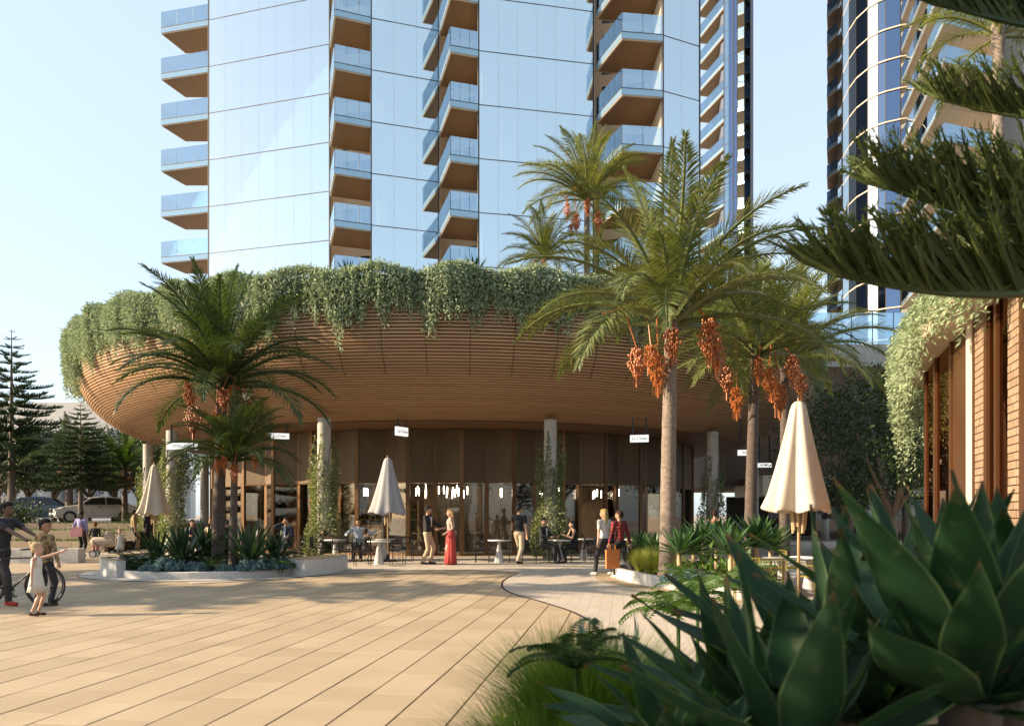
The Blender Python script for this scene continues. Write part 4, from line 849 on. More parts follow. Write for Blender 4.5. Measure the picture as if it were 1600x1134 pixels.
# ------------------------------------------------------------------ climbing plants on columns
def ivy(deg, r, n, hmax, label, seed, rad=.56):
    p0 = PC + pol(-math.pi / 2 + R(deg), r); rng = np.random.default_rng(seed); z = .15 + (hmax - .15) * rng.uniform(0, 1, n) ** 1.15; a = rng.uniform(0, 6.283, n); z = .15 + (z - .15) * (.80 + .14 * np.sin(a * 3 + seed) + .10 * np.sin(a * 7 + 2 * seed)); taper = np.clip(1.15 - (z / hmax) ** 2 * .75, .3, 1.2)
    rr_ = .24 + (rad - .2) * taper * (rng.uniform(0, 1, n) ** .8) * (.8 + .35 * np.sin(a * 2 + z * 2.2)); P = np.stack([np.cos(a) * rr_, np.sin(a) * rr_, z], 1); D = np.stack([np.cos(a), np.sin(a), rng.uniform(-.8, .6, n)], 1) + rng.normal(scale=.5, size=(n, 3))
    V, Fq = leaves(P, D, rng.uniform(.06, .12, n), .055, rng=rng); o = empty('climbing_plant', p0, 0, label, 'climbing plant', 'climbers on the columns'); link('foliage', npmesh('foliage', V, Fq), m_ivy, o)
    for k in range(4):
        b = MB().tube([((.25 + .01 * math.sin(q)) * math.cos(k * 1.6 + q * .25), (.25 + .01 * math.sin(q)) * math.sin(k * 1.6 + q * .25), q * hmax / 12) for q in range(12)], .012, 4); b.build('vine_stem', m_bark, o)
for (deg, r), n, h, l_, sd in zip(COLS[:5], (5600, 5600, 3000, 5000, 3000), (4.3, 4.3, 4.0, 4.5, 4.1), ('leafy climber on the column left of the grey parasol', 'leafy climber on the column behind the suited diner', 'sparse climber on the column behind the tall palm', 'climber on the column behind the left planter palms', 'climber on the outermost left column'), range(5)): ivy(deg, r, n, h, l_, sd)
# ------------------------------------------------------------------ parasols
def parasol(x, y, z, s, mat, label, hp=1.32, rz=0, seed=0):
    p = empty('closed_parasol', (x, y, z), rz, label, 'parasol', 'closed parasols'); rr = random.Random(seed); ph = [rr.uniform(0, 6.28) for _ in range(3)]
    def fold(a, t): return 1 + (.05 + .16 * t) * math.cos(7 * a + ph[0] + .9 * math.sin(a * 2 + ph[1]) + .4 * t) * (.75 + .45 * math.sin(2 * a + ph[2])) + .07 * t * math.sin(4 * a + ph[1] + 3 * t) + .05 * math.sin(3 * a + ph[2])
    prof = [(.03, 2.0), (.075, 1.985), (.12, 1.93), (.155, 1.82), (.20, 1.6), (.265, 1.3), (.34, .98), (.42, .65), (.51, .3), (.565, .12), (.595, .03), (.58, 0.0), (.545, .03), (.44, .25)]
    prof = [(r, zz) for r, zz in prof]; b = MB(); n = 96; k = len(prof)
    b.lathe(prof, n, fold=fold)
    for i in range(len(b.v)):
        ring_ = i // n; a = 2 * math.pi * (i % n) / n; v = b.v[i]
        if 9 <= ring_ <= 12: b.v[i] = (v[0], v[1], v[2] + .035 * math.cos(7 * a + ph[0]) + .02 * math.sin(3 * a) - .02)
    b.build('canopy', mat, p, True, loc=(0, 0, hp * s), scale=(s, s, s))
    MB().tube([(0, 0, .1), (0, 0, hp * s + 1.95 * s)], .028 * s, 12).build('pole', m_wood, p, True); MB().tube([(0, 0, hp * s + 1.93 * s), (0, 0, hp * s + 2.1 * s)], [.035 * s, .028 * s], 10).build('finial', m_bronze, p, True)
    for i in range(8):
        a = i * math.pi / 4; MB().tube([(.10 * s * math.cos(a), .10 * s * math.sin(a), (hp - .42 + .06 * (i % 3)) * s), (.2 * s * math.cos(a), .2 * s * math.sin(a), (hp + .7) * s)], .022 * s, 6).build('rib', m_wood, p)
    MB().lathe([(.3, .0), (.3, .05), (.06, .09), (.05, .25), (.0, .25)], 24).build('base', m_black, p); return p
parasol(X(1248, 13.6), 13.6, 0, .93, m_canvas, 'large cream closed parasol in front of the fig trees', 1.78, .3, 2)
parasol(X(606, 26.5), 26.5, 0, .93, m_canvas_g, 'grey closed parasol among the dining tables at centre', 1.72, .8, 3)
parasol(X(241, 30), 30, 0, .93, m_canvas, 'closed parasol beside the left planter and white car', 1.70, 1.4, 4)
parasol(X(1222, 31), 31, 0, .95, m_canvas_d, 'dark closed parasol behind the cream one, left side', 1.5, .2, 5)
parasol(X(1312, 33), 33, 0, .95, m_canvas_d, 'dark closed parasol below the fig tree crown', 1.5, .9, 6)

for i, (px, d, s_, l_) in enumerate([(545, 26.5, .75, 'spiky agave on the canopy roof left of centre'), (740, 26.2, .85, 'spiky agave on the canopy roof below the middle balconies'), (668, 26.4, .5, 'small spiky plant on roof left of the middle balconies'), (505, 26.8, .5, 'small spiky plant on the roof below the first balcony stack'), (212, 31, .8, 'spiky plant on the roof at the left beside the palm fronds'), (815, 26.6, .55, 'small spiky plant on the roof left of the small roof palm')]): agave(X(px, d), d, 9.35 if d < 30 else 9.3, s_, l_, AGD[i % 2], 0, 'agaves on the canopy roof', i)
# ------------------------------------------------------------------ interior of the restaurant and signs
m_lampglow = M('lit_tube_lamp', (1.0, .90, .76), .5, emit=14); m_signface = M('white_sign_face', (.82, .82, .80), .5, emit=.35); m_ink = M('dark_lettering', (.03, .03, .03), .6)
def in_pt(deg, r): return PC + pol(-math.pi / 2 + R(deg), r)
TB = MB().tube([(0, 0, 0), (0, 0, .30)], .014, 8).mesh('tube_lamp'); TB.materials.append(m_lampglow)
pl_lab = ['left of the grey parasol', 'behind the grey parasol', 'above the man in the blazer', 'above the woman in the red skirt', 'left of the man in the black top', 'right of the middle climber', 'above the seated woman in black', 'above the walking blonde woman', 'above the woman in the check shirt', 'rightmost, by the stone wall']
for i, dg in enumerate((-16, -3, 1.5, 5, 14, 21.5, 25, 31.5, 36, 40.5)):
    p = in_pt(dg, 11.0); o = empty('pendant_light', (p.x, p.y, 2.8), 0, 'cluster of white tube pendant lamps ' + pl_lab[i], 'pendant lamp', 'tube pendant lamps'); rr = random.Random(i)
    MB().tube([(0, 0, -.03), (0, 0, -.001)], .12, 12).build('ceiling_rose', m_black, o)
    for k in range(6):
        xx, yy, zz = rr.uniform(-.3, .3), rr.uniform(-.25, .25), rr.uniform(-.62, -.36); link('tube_lamp', TB, None, o, (xx, yy, zz)); MB().tube([(xx * .25, yy * .25, -.02), (xx, yy, zz + .3)], .004, 4).build('cord', m_black, o)
def bar_counter():
    o = empty('bar_counter', in_pt(-20, 10.4), 0, 'white bar counter with timber top behind the left panes', 'bar counter')
    for k in range(7):
        q = in_pt(-26 + 2 * k, 10.2) - o.location; MB().box((q.x, q.y, .55), (.38, .5, 1.06), -R(-26 + 2 * k) * -1).build('front_panel', m_white, o); MB().box((q.x, q.y, 1.11), (.40, .6, .05), R(-26 + 2 * k)).build('top', m_wood, o)
bar_counter()
for k in range(4):
    q = in_pt(-22 + 4.5 * k, 9.0); o = empty('bottle_shelf', q, R(-22 + 4.5 * k), ['leftmost', 'second', 'third', 'rightmost'][k] + ' back bar shelf unit with dark bottles', 'shelf', 'back bar shelves')
    for z in (1.35, 1.75): MB().box((0, 0, z), (.68, .22, .03)).build('shelf_board', m_wood, o)
    for sx in (-.34, .34): MB().box((sx, 0, 1.1), (.03, .22, 2.1)).build('upright', m_wood, o)
    for j in range(6):
        for z in (1.367, 1.767): MB().lathe([(.0, 0), (.035, 0), (.035, .17), (.012, .22), (.012, .28), (0, .28)], 8).build('bottle', m_ivy if j % 3 == 0 else m_black, o, True, loc=(-.27 + j * .108, 0, z))
def stool(x, y, rz, label):
    o = empty('bar_stool', (x, y, .012), rz, label, 'stool', 'bar stools'); MB().tube([(0, 0, .72), (0, 0, .76)], .17, 14).build('seat', m_black, o)
    for k in range(4):
        a = k * math.pi / 2 + .78; MB().tube([(.12 * math.cos(a), .12 * math.sin(a), .72), (.2 * math.cos(a), .2 * math.sin(a), 0)], .012, 6).build('leg', m_black, o)
    MB().lathe([(.165, .3), (.175, .3), (.175, .315)], 14).build('foot_ring', m_black, o)
for k, dg in enumerate((-24, -20.5, -17, -13.5, 6, 9)):
    q = in_pt(dg, 11.0 if k < 4 else 10.4); stool(q.x, q.y, k, ['leftmost bar stool at the white counter', 'second bar stool from left at the counter', 'third bar stool from left at the counter', 'bar stool nearest the left climber', 'stool behind the woman in the red skirt', 'stool inside the middle panes'][k])
for k, (dg, l_) in enumerate(((-.5, 'white pot with bushy plant behind the man in the blazer'), (27, 'white pot with plant inside behind the seated woman'))):
    q = in_pt(dg, 11.2); o = empty('potted_plant', (q.x, q.y, .012), 0, l_, 'potted plant', 'potted plants'); MB().lathe([(.0, 0), (.17, 0), (.2, .38), (.17, .38), (.16, .33), (0, .33)], 18).build('pot', m_white, o, True); link('foliage', BUD, None, o, (0, 0, .35), (0, 0, k), (.42, .42, 1.1))
def text_mesh(s, size, mat, parent, loc, rot):
    cu = bpy.data.curves.new('lettering', 'FONT'); cu.body = s; cu.size = size; cu.align_x = 'CENTER'; cu.align_y = 'CENTER'; cu.extrude = .002; cu.materials.append(mat); cu.shear = .25 if s == 'La Costa' else 0
    t = bpy.data.objects.new('text', cu); COL.objects.link(t); dg = bpy.context.evaluated_depsgraph_get(); me = bpy.data.meshes.new_from_object(t.evaluated_get(dg)); bpy.data.objects.remove(t)
    return link('lettering', me, mat, parent, loc, rot)
def sign(px, py, d, w_, h_, rz, txt, label, zt=4.82):
    q = Wp(px, py, d); o = empty('hanging_sign', (q.x, q.y, q.z), rz, label, 'sign', 'illuminated hanging signs'); MB().box((0, 0, 0), (w_, .09, h_)).build('light_box', m_signface, o)
    MB().box((0, 0, h_ / 2 + .012), (w_ + .02, .11, .02)).build('top_cap', m_black, o)
    for sx in (-.36, .36): MB().box((sx * w_, 0, (zt - q.z + h_ / 2) / 2 + .01), (.05, .05, zt - q.z - h_ / 2)).build('hanger', m_black, o)
    for sd in (1, -1): text_mesh(txt, h_ * .62 if txt != 'La Costa' else min(h_ * .6, .15), m_ink, o, (0, -.0475 * sd, 0), (R(90), 0, 0 if sd == 1 else math.pi))
sign(999, 685, 27.0, .62, .24, R(-14), 'La Costa', 'white sign reading La Costa hanging left of the tall palm')
sign(627.5, 674, 27.2, .60, .30, R(58), 'La Costa', 'angled white sign above the grey parasol')
sign(436, 681, 28.5, .70, .20, R(24), 'La Costa', 'white hanging sign behind the left palm fronds')
sign(285, 697, 29, 1.05, .24, R(6), 'WAGAYA', 'white sign with grey capitals hanging by the left columns')
sign(1168, 707, 26, .62, .18, R(-4), 'BANJO', 'white BANJO sign partly behind the darker palm trunk', 4.9)
sign(1194, 726.5, 33, .60, .18, R(-4), 'BANJO', 'smaller white BANJO sign left of the cream parasol', 4.82)
# ------------------------------------------------------------------ cafe furniture
def make_chair(mat, name='cafe_chair'):
    o = empty(name); s = .46
    MB().box((0, 0, .45), (s, s * .95, .025)).build('seat', mat, o)
    for sx in (-1, 1):
        MB().tube([(sx * .22, -.21, 0), (sx * .22, -.21, .64), (sx * .22, .19, .66)], .012, 6).build('front_leg', mat, o); MB().tube([(sx * .22, .22, 0), (sx * .22, .22, .82)], .012, 6).build('rear_leg', mat, o)
    b = MB()
    for k in range(9): b.tube([(-.2 + k * .05, .22, .47), (-.2 + k * .05, .23, .80)], .008, 4, True)
    tag(b.build('backrest_slats', mat, o), kind='stuff'); MB().tube([(-.22, .22, .81), (.22, .22, .81)], .013, 6).build('top_rail', mat, o); MB().tube([(-.22, .2, .64), (.22, .2, .64)], .01, 6).build('back_rail', mat, o); return o
def make_table(name='cafe_table'):
    o = empty(name); MB().lathe([(0, .70), (.36, .70), (.375, .715), (.375, .735), (0, .735)], 32).build('top', m_white, o, True); MB().lathe([(.16, 0), (.16, .02), (.055, .58), (.08, .70)], 20).build('pedestal', m_terrazzo, o, True); return o
chK, chO, tbW = make_chair(m_black), make_chair(m_olive), make_table(); used = set()
def put(proto, x, y, rz, label, cat, group, z=0.006):
    o = proto if proto.name not in used and not used.add(proto.name) else copy_tree(proto)
    o.location = (x, y, z); o.rotation_euler = (0, 0, R(rz)); tag(o, label, cat, group); return o
GT, GC, GO = 'white cafe tables', 'black cafe chairs', 'olive cafe chairs'
for px, d, l_ in [(592, 25.0, 'white table in front of the grey parasol'), (600, 27.0, 'white table directly under the grey parasol'), (524, 26.3, 'white table before the woman in black top'), (780, 25.9, 'empty white table left of the man in the black top'), (875, 26.0, 'white table between the suited man and seated woman'), (912, 27.4, 'rear white table behind the seated woman'), (985, 27, 'white table behind the check shirt walker')]:
    put(tbW, X(px, d), d, 0, l_, 'table', GT)
for px, d, rz, l_ in [(566, 24.3, 200, 'black chair seen from behind nearest the right bench'), (621, 25.2, -70, 'black chair right of the front table by the parasol'), (634, 26.4, 0, 'black chair right of parasol pole'), (616, 27.4, 60, 'black chair behind the parasol pole'), (497, 26.5, 90, 'black chair at the left of the left table'), (533, 25.5, 175, 'black chair with its back to viewer before the left table'), (447, 26.5, 0, 'black chair of the man in navy jacket'), (560, 27.0, 10, 'black chair of the man in pale blue shirt'), (754, 25.9, 90, 'black chair left of the empty table'), (806, 26.0, -90, 'black chair right of the empty table'), (848, 26.0, 90, 'black chair of the suited man'), (903, 26.1, -90, 'black chair of the seated woman in black'), (925, 26.8, -60, 'black chair behind the seated woman'), (955, 27.2, 30, 'black chair behind the blonde walker'), (508, 27.3, 30, 'black chair of the woman in black top'), (478, 27.6, 0, 'rear black chair behind the right bench'), (415, 27.5, 20, 'black chair behind planter foliage')]:
    put(chK, X(px, d), d, rz, l_, 'chair', GC)
for px, d, rz, l_ in [(1168, 14.2, 160, 'olive chair with its back to viewer left of parasol'), (1196, 13.9, 190, 'olive chair next to the parasol pole'), (1287, 17.5, -20, 'olive chair right of the parasol pole'), (1240, 16.8, 90, 'olive chair behind the parasol pole'), (1275, 14.5, 200, 'olive chair among the large agave tips'), (1012, 24.5, 30, 'olive chair behind the grass at planter tip'), (992, 26.2, 0, 'olive chair far behind the check shirt walker')]:
    put(chO, X(px, d), d, rz, l_, 'chair', GO)
for px, d, l_ in [(1222, 15.4, 'white table beside the cream parasol pole'), (1265, 15.8, 'white table right of cream parasol behind the agaves')]: put(tbW, X(px, d), d, 0, l_, 'table', GT)
# ------------------------------------------------------------------ left terrace, cars, far buildings
def terr(n0, x0, x1, d, h, lab, dd):
    o = empty('retaining_wall', ((x0 + x1) / 2, d, 0), 0, lab, 'wall', 'terrace retaining walls'); nb = int((x1 - x0) / 1.4)
    for k in range(nb): MB().box((x0 + (k + .5) * (x1 - x0) / nb - (x0 + x1) / 2, .15, h / 2), ((x1 - x0) / nb - .012, .3, h)).build('stone_block', m_sandw, o)
    MB().box((0, dd / 2 + .3, h / 2 - .04), (x1 - x0, dd, h - .02)).build('soil', m_soil, o)
    n = 1500; rng = np.random.default_rng(int(d * 10)); P = np.stack([rng.uniform(-(x1 - x0) / 2, (x1 - x0) / 2, n), rng.uniform(.3, dd, n), np.full(n, h - .05)], 1); D = rng.normal(scale=.4, size=(n, 3)) + np.array([0, 0, 1]); V, Fq = leaves(P, D, .16, .03, rng=rng); tag(link('grass', npmesh('grass', V, Fq), m_lawn, o), kind='stuff')
m_sandw = M('sand_stone_wall', (.50, .38, .25), .8, col2=(.44, .335, .22), rand='obj', rcol=(.88, .87, .86))
terr('a', -34, -17.2, 33.6, .42, 'lowest sandstone terrace wall behind the mother and pram', 2.2); terr('b', -36, -17.0, 36.1, .82, 'middle sandstone terrace wall', 2.2); terr('c', -40, -17.4, 38.6, 1.12, 'top sandstone terrace wall below the white car', 2.0)
tag(MB().box((-55, 60.8, .54), (76, 40, 1.1)).build('street', M('street_asphalt', (.30, .28, .26), .9)), kind='structure')
for i, (px, d, s, l_) in enumerate([(14, 39.4, 1.1, 'dark shrub left of the blue car'), (45, 39.6, 1.2, 'dark shrub in front of the blue car'), (2, 39.5, 1.3, 'dark shrub at the far left edge'), (205, 39.2, .8, 'dark shrub beside the top terrace wall end'), (172, 34.3, .7, 'dark shrub behind the toddler in white')]): plant('shrub', BUD, X(px, d), d, 1.0 if d > 36 else .35, s, l_, 'shrub', 'terrace shrubs', i)
def car(x, y, z, rz, paint, label):
    o = empty('parked_car', (x, y, z), rz, label, 'car', 'parked cars')
    prof = [(-2.1, .32), (-2.15, .55), (-2.05, .92), (-1.75, 1.0), (-1.2, 1.4), (-.2, 1.46), (.35, 1.38), (1.0, .98), (1.75, .84), (2.1, .66), (2.15, .4), (2.05, .28)]
    b = MB(); vs = []; ys = (-.86, -.80, 0, .80, .86); n = len(prof)
    for j, yy in enumerate((-.87, -.5, 0, .5, .87)):
        for (xx, zz) in prof:
            t = max(0, (zz - .92) / .54); sh = 1 - .26 * t; ex = 1 - .05 * (abs(yy) / .87) ** 3; vs.append((xx * ex, yy * sh, zz - .03 * (abs(yy) / .87) ** 4 * (1 if zz > .9 else 0)))
    fs = [(j * n + i, j * n + (i + 1) % n, (j + 1) * n + (i + 1) % n, (j + 1) * n + i) for j in range(4) for i in range(n)] + [tuple(range(n)), tuple(range(5 * n - 1, 4 * n - 1, -1))]
    b.add(vs, fs).build('body', paint, o)
    m_cg = m_dkwin
    for sy in (-1, 1):
        def sidep(pts): return [(xx, sy * (.875 * (1 - .26 * max(0, (zz - .92) / .54)) + .008), zz) for xx, zz in pts]
        MB().add(sidep([(-1.55, 1.0), (-1.1, 1.34), (-.45, 1.39), (-.45, 1.0)]), [(0, 1, 2, 3)]).build('rear_side_window', m_cg, o); MB().add(sidep([(-.38, 1.0), (-.38, 1.39), (.28, 1.33), (.82, 1.0)]), [(0, 1, 2, 3)]).build('front_side_window', m_cg, o)
        MB().box((.75, sy * .96, 1.02), (.12, .16, .11)).build('mirror', paint, o); MB().box((-.1, sy * .885, .86), (.16, .02, .03)).build('door_handle', m_black, o)
        MB().box((1.98, sy * .62, .70), (.2, .34, .13)).build('headlight', m_white, o)
        for wx in (-1.32, 1.35):
            w_ = MB().lathe([(.2, -.11), (.31, -.11), (.33, -.07), (.33, .07), (.31, .11), (.2, .11)], 20).build('tyre', m_black, o, True, loc=(wx, sy * .80, .33), rot=(R(90), 0, 0)); MB().lathe([(0.02, -.115), (.21, -.118), (.21, .118), (.02, .115)], 14).build('rim', M('alloy', (.5, .5, .5), .35, metal=.6) if 'alloy' not in bpy.data.materials else bpy.data.materials['alloy'], w_)
    for yy in (-.2, .2): MB().box((2.12, yy, .66), (.08, .34, .16)).build('grille', m_black, o)
    MB().box((2.14, 0, .38), (.06, 1.2, .16)).build('lower_intake', m_black, o); MB().box((2.15, 0, .5), (.05, .5, .1)).build('number_plate', m_white, o)
    MB().add([(.42, -.60, 1.36), (.42, .60, 1.36), (1.0, .72, 1.0), (1.0, -.72, 1.0)], [(0, 1, 2, 3)]).build('windscreen', m_cg, o)
    return o
car(X(148, 44), 44.0, 1.09, R(-142), M('white_car_paint', (.72, .68, .62), .25, coat=.5), 'white hatchback parked on the terrace beside the smaller pine')
car(X(62, 44), 44.6, 1.09, R(20), M('blue_car_paint', (.05, .09, .16), .25, coat=.5), 'dark blue car parked left of the white hatchback')
m_farw = M('far_white_render', (.72, .68, .64), .8); m_farwin = M('far_window', (.30, .32, .35), .3)
for i, (px, d, w_, h_, l_) in enumerate([(60, 125, 26, 18.5, 'pale far apartment block behind the tall left pine'), (170, 140, 20, 12.5, 'lower pale far block beside the canopy edge'), (-30, 115, 16, 13, 'pale far block cut by the left edge'), (235, 150, 14, 10, 'small pale far block seen under the canopy')]):
    o = empty('far_building', (X(px, d), d, 0), .1 * i, l_, 'building', 'far pale buildings'); MB().box((0, 6, h_ / 2), (w_, 12, h_)).build('wall', m_farw, o); MB().box((0, 6, h_ + .3), (w_ * .96, 11, .6)).build('roof', m_farw, o)
    nz = int(h_ / 3.1); nx = int(w_ / 2.6); wm = MB().box((0, 0, 0), (1.5, .1, 1.5)).mesh('window'); wm.materials.append(m_farwin); sm = MB().box((0, 0, 0), (2.2, .5, .12)).mesh('window_sill'); sm.materials.append(m_farw)
    for a in range(nz):
        for c in range(nx):
            w0 = link('window', wm, None, o, (-w_ / 2 + (c + .5) * w_ / nx, -.02, 1.7 + a * 3.1)); link('sill', sm, None, w0, (0, -.2, -.85))
q = G(84, 876); o = empty('round_bench', (q.x, q.y, 0), 0, 'round white terrazzo seat behind the boy', 'seat'); MB().lathe([(.48, 0), (.48, .41), (.46, .43), (0, .43)], 32).build('drum', m_terrazzo, o, True); MB().lathe([(.43, .432), (.43, .45), (0, .45)], 32).build('timber_top', m_wood, o, True)
q = G(35, 880); o = empty('low_wall', (q.x, q.y + .4, 0), .05, 'long low white bench wall behind the bicycle', 'wall'); 
for k in range(5): MB().box((-2.4 + k * .9, 0, .23), (.89, .5, .46)).build('block', m_terrazzo, o)
# ------------------------------------------------------------------ people
SKIN = {}
def skinmat(c):
    if c not in SKIN: SKIN[c] = M('skin_%d' % len(SKIN), c, .5, col2=tuple(v * .9 for v in c), vs=12, obj=True)
    return SKIN[c]
CLO = {}
def cloth(c, kind=None):
    k = (c, kind)
    if k in CLO: return CLO[k]
    if kind == 'camo':
        m, n, l, p, o = nt('camouflage_cloth'); f = noise(n, l, 9, 3, n.new('ShaderNodeTexCoord').outputs['Object']); r = n.new('ShaderNodeValToRGB'); r.color_ramp.interpolation = 'CONSTANT'; e = r.color_ramp.elements; e[0].color = (.05, .035, .02, 1); e[1].position = .45; e[1].color = (.17, .12, .06, 1); x = e.new(.54); x.color = (.26, .17, .085, 1); x = e.new(.62); x.color = (.09, .075, .035, 1); l.new(f, r.inputs[0]); l.new(r.outputs[0], p.inputs['Base Color']); p.inputs['Roughness'].default_value = .8
    elif kind == 'check':
        m, n, l, p, o = nt('red_check_cloth'); s = n.new('ShaderNodeSeparateXYZ'); l.new(n.new('ShaderNodeTexCoord').outputs['Object'], s.inputs[0]); a = math_(n, l, 'GREATER_THAN', math_(n, l, 'SINE', math_(n, l, 'MULTIPLY', s.outputs['Z'], 75)), 0); b = math_(n, l, 'GREATER_THAN', math_(n, l, 'SINE', math_(n, l, 'MULTIPLY', s.outputs['X'], 75)), 0); c1 = mixc(n, l, math_(n, l, 'MULTIPLY', math_(n, l, 'ADD', a, b), .5), (.30, .02, .02), (.015, .01, .012)); l.new(c1, p.inputs['Base Color']); p.inputs['Roughness'].default_value = .85
    else: m = M('cloth_%d' % len(CLO), c, .85, col2=tuple(v * .82 for v in c), vs=7, obj=True, bmp=.25, bs=14)
    CLO[k] = m; return m
m_hairmat = {}
def hairm(c):
    if c not in m_hairmat: m_hairmat[c] = M('hair_%d' % len(m_hairmat), c, .75, col2=tuple(v * .55 for v in c), vs=22, stretch=(3, 3, .5), obj=True, bmp=.5, bs=60, spec=.2)
    return m_hairmat[c]
def ik(a, t, l1, l2, hint):
    a, t = Vector(a), Vector(t); d = t - a; L = d.length
    if L > (l1 + l2) * .999: t = a + d * ((l1 + l2) * .999 / L); d = t - a; L = d.length
    u = d.normalized(); x = (l1 * l1 - l2 * l2 + L * L) / (2 * L); h = math.sqrt(max(0, l1 * l1 - x * x)); hv = Vector(hint); hv = hv - u * hv.dot(u); hv = hv.normalized() if hv.length > 1e-4 else Vector((0, 1, 0)); return a + u * x + hv * h, t
def finish(o, vox, sm=4):
    r = o.modifiers.new('Remesh', 'REMESH'); r.mode = 'VOXEL'; r.voxel_size = vox; r.use_smooth_shade = True; s = o.modifiers.new('Smooth', 'SMOOTH'); s.factor = .5; s.iterations = sm; return o
def person(label, x, y, face, H=1.75, z=0.006, skin=(.48, .27, .17), hair=('short', (.02, .014, .01)), top=((.02, .02, .025), 'short', None), bottom=('trousers', (.45, .36, .25)), shoes=(.02, .015, .012), pose=None, vox=.016, kid=1.0, slim=1.0, jacket=None):
    P = dict(lh=(.24, -.04, .80), rh=(-.24, -.04, .80), lf=(.10, 0, 0), rf=(-.10, 0, 0), lean=0, sit=None, look=0, tilt=0, lk=(0, -1, .05), rk=(0, -1, .05), le=(.5, 1, -.1), re=(-.5, 1, -.1)); P.update(pose or {})
    s = H / 1.75; o = empty('person', (x, y, z), R(face), label, 'person'); o.scale = (s, s, s); V3 = Vector
    pz = .93 if P['sit'] is None else P['sit'] / s + .11; py_ = 0; ln = P['lean']
    pel = V3((0, 0, pz)); chest = pel + V3((0, -ln * .36, .36 * math.cos(ln))); nk = pel + V3((0, -ln * .53, .535)); hs = kid; hd = nk + V3((0, -.015 - P['tilt'] * .1, .155 * hs))
    sw = .185 * slim * (1 if kid < 1.15 else .86); lsh, rsh = nk + V3((sw, 0, -.06)), nk + V3((-sw, 0, -.06)); lhp, rhp = pel + V3((.085, 0, -.02)), pel + V3((-.085, 0, -.02))
    arm = {}
    for k, sh, e in (('l', lsh, P['le']), ('r', rsh, P['re'])):
        el, wr = ik(sh, P[k + 'h'], .285, .25, e); arm[k] = (sh, el, wr)
    leg = {}
    for k, hp in (('l', lhp), ('r', rhp)):
        kn, an = ik(hp, V3(P[k + 'f']) + V3((0, .02, .085)), .44, .43, P[k + 'k']); leg[k] = (hp, kn, an)
    Rz = Matrix.Rotation(R(P['look']), 3, 'Z'); hv = lambda a, b_, c: hd + Rz @ (V3((a, b_, c)) * hs)
    b = MB(); ad = .95 * slim
    b.sphere(pel + V3((0, 0, .03)), (.155 * ad, .115, .13), 14, 8); b.cap(pel + V3((0, 0, .05)), chest, .118 * ad, .13 * ad, 12); b.sphere(chest + V3((0, 0, .02)), (.165 * ad, .115, .17), 14, 8); b.cap(lsh, rsh, .06, .06); b.cap(nk - V3((0, 0, .03)), hd - V3((0, 0, .05 * hs)), .055, .052)
    b.sphere(hd + V3((0, 0, .01)), (.076 * hs, .094 * hs, .112 * hs), 16, 10); b.sphere(hv(0, -.038, -.062), (.055 * hs, .055 * hs, .05 * hs), 10, 6); b.cap(hv(0, -.088, .018), hv(0, -.108, -.018), .010 * hs, .017 * hs, 8); b.cap(hv(-.03, -.082, .032), hv(.03, -.082, .032), .014 * hs, .014 * hs, 6); b.cap(hv(-.018, -.09, -.055), hv(.018, -.09, -.055), .012 * hs, .012 * hs, 6)
    for sx in (-1, 1): b.sphere(hv(sx * .079, .005, -.002), (.012 * hs, .02 * hs, .03 * hs), 8, 5)
    for k in 'lr':
        sh, el, wr = arm[k]; b.cap(sh, el, .05 * ad, .040 * ad); b.cap(el, wr, .041 * ad, .027); u = (wr - el).normalized(); ax = u.cross(V3((0, 0, 1)) if abs(u.z) < .9 else V3((0, 1, 0))).normalized(); ny = u.cross(ax)
        pm_ = wr + u * .05; b.cap(wr, wr + u * .08, .026, .034)
        for q in range(4):
            f0 = wr + u * .085 + ax * (.0195 * (q - 1.5)); fl_ = (.06, .072, .068, .052)[q]; pt = P.get('point') == k; straight = pt and q == 1; kn_ = f0 + (u * 1.0 - ny * (.0 if straight else .35)).normalized() * fl_ * .55; tp = kn_ + (u * 1.0 - ny * (.0 if straight else 1.2)).normalized() * fl_ * .55; b.cap(f0, kn_, .0105, .0098, 6); b.cap(kn_, tp, .0098, .0085, 6)
        b.cap(wr + u * .03 + ax * .028, wr + u * .075 + ax * .055, .013, .010, 6); b.cap(wr + u * .075 + ax * .055, wr + u * .10 + ax * .052 - ny * .01, .010, .0085, 6)
        hp, kn, an = leg[k]; b.cap(hp, kn, .078 * ad, .052); b.cap(kn, an, .054, .036); b.sphere(kn.lerp(an, .3) + V3((0, .018, 0)), (.042, .042, .09), 8, 6); b.cap(an, an + V3((0, -.10, -.045)), .036, .028)
    finish(b.build('body', skinmat(skin), o), vox * .8, 3)
    # face
    for sx in (-1, 1): MB().sphere(hv(sx * .03, -.0905, .012), (.011 * hs, .006 * hs, .006 * hs), 8, 5).build('eye', m_black, o); MB().cap(hv(sx * .018, -.098, .032), hv(sx * .044, -.088, .032), .0035 * hs, .003 * hs, 5).build('eyebrow', hairm(hair[1]), o)
    MB().cap(hv(-.02, -.1005, -.056), hv(.02, -.1005, -.056), .0045 * hs, .0045 * hs, 5).build('mouth', cloth((.30, .10, .08)), o)
    # hair
    h = MB(); st, hc = hair
    if st != 'none':
        h.sphere(hd + Rz @ V3((0, .022, .035)) * hs, (.090 * hs, .098 * hs, .100 * hs), 14, 8)
        h.sphere(hv(0, .062, -.035), (.062 * hs, .045 * hs, .05 * hs), 10, 6)
        for sx in (-1, 1): h.sphere(hv(sx * .068, .025, .005), (.02 * hs, .04 * hs, .05 * hs), 8, 6); h.sphere(hv(sx * .035, -.062, .088), (.03 * hs, .03 * hs, .022 * hs), 8, 6)
        if st == 'short': h.sphere(hd + Rz @ V3((0, -.008, .088)) * hs, (.078 * hs, .088 * hs, .050 * hs), 12, 7)
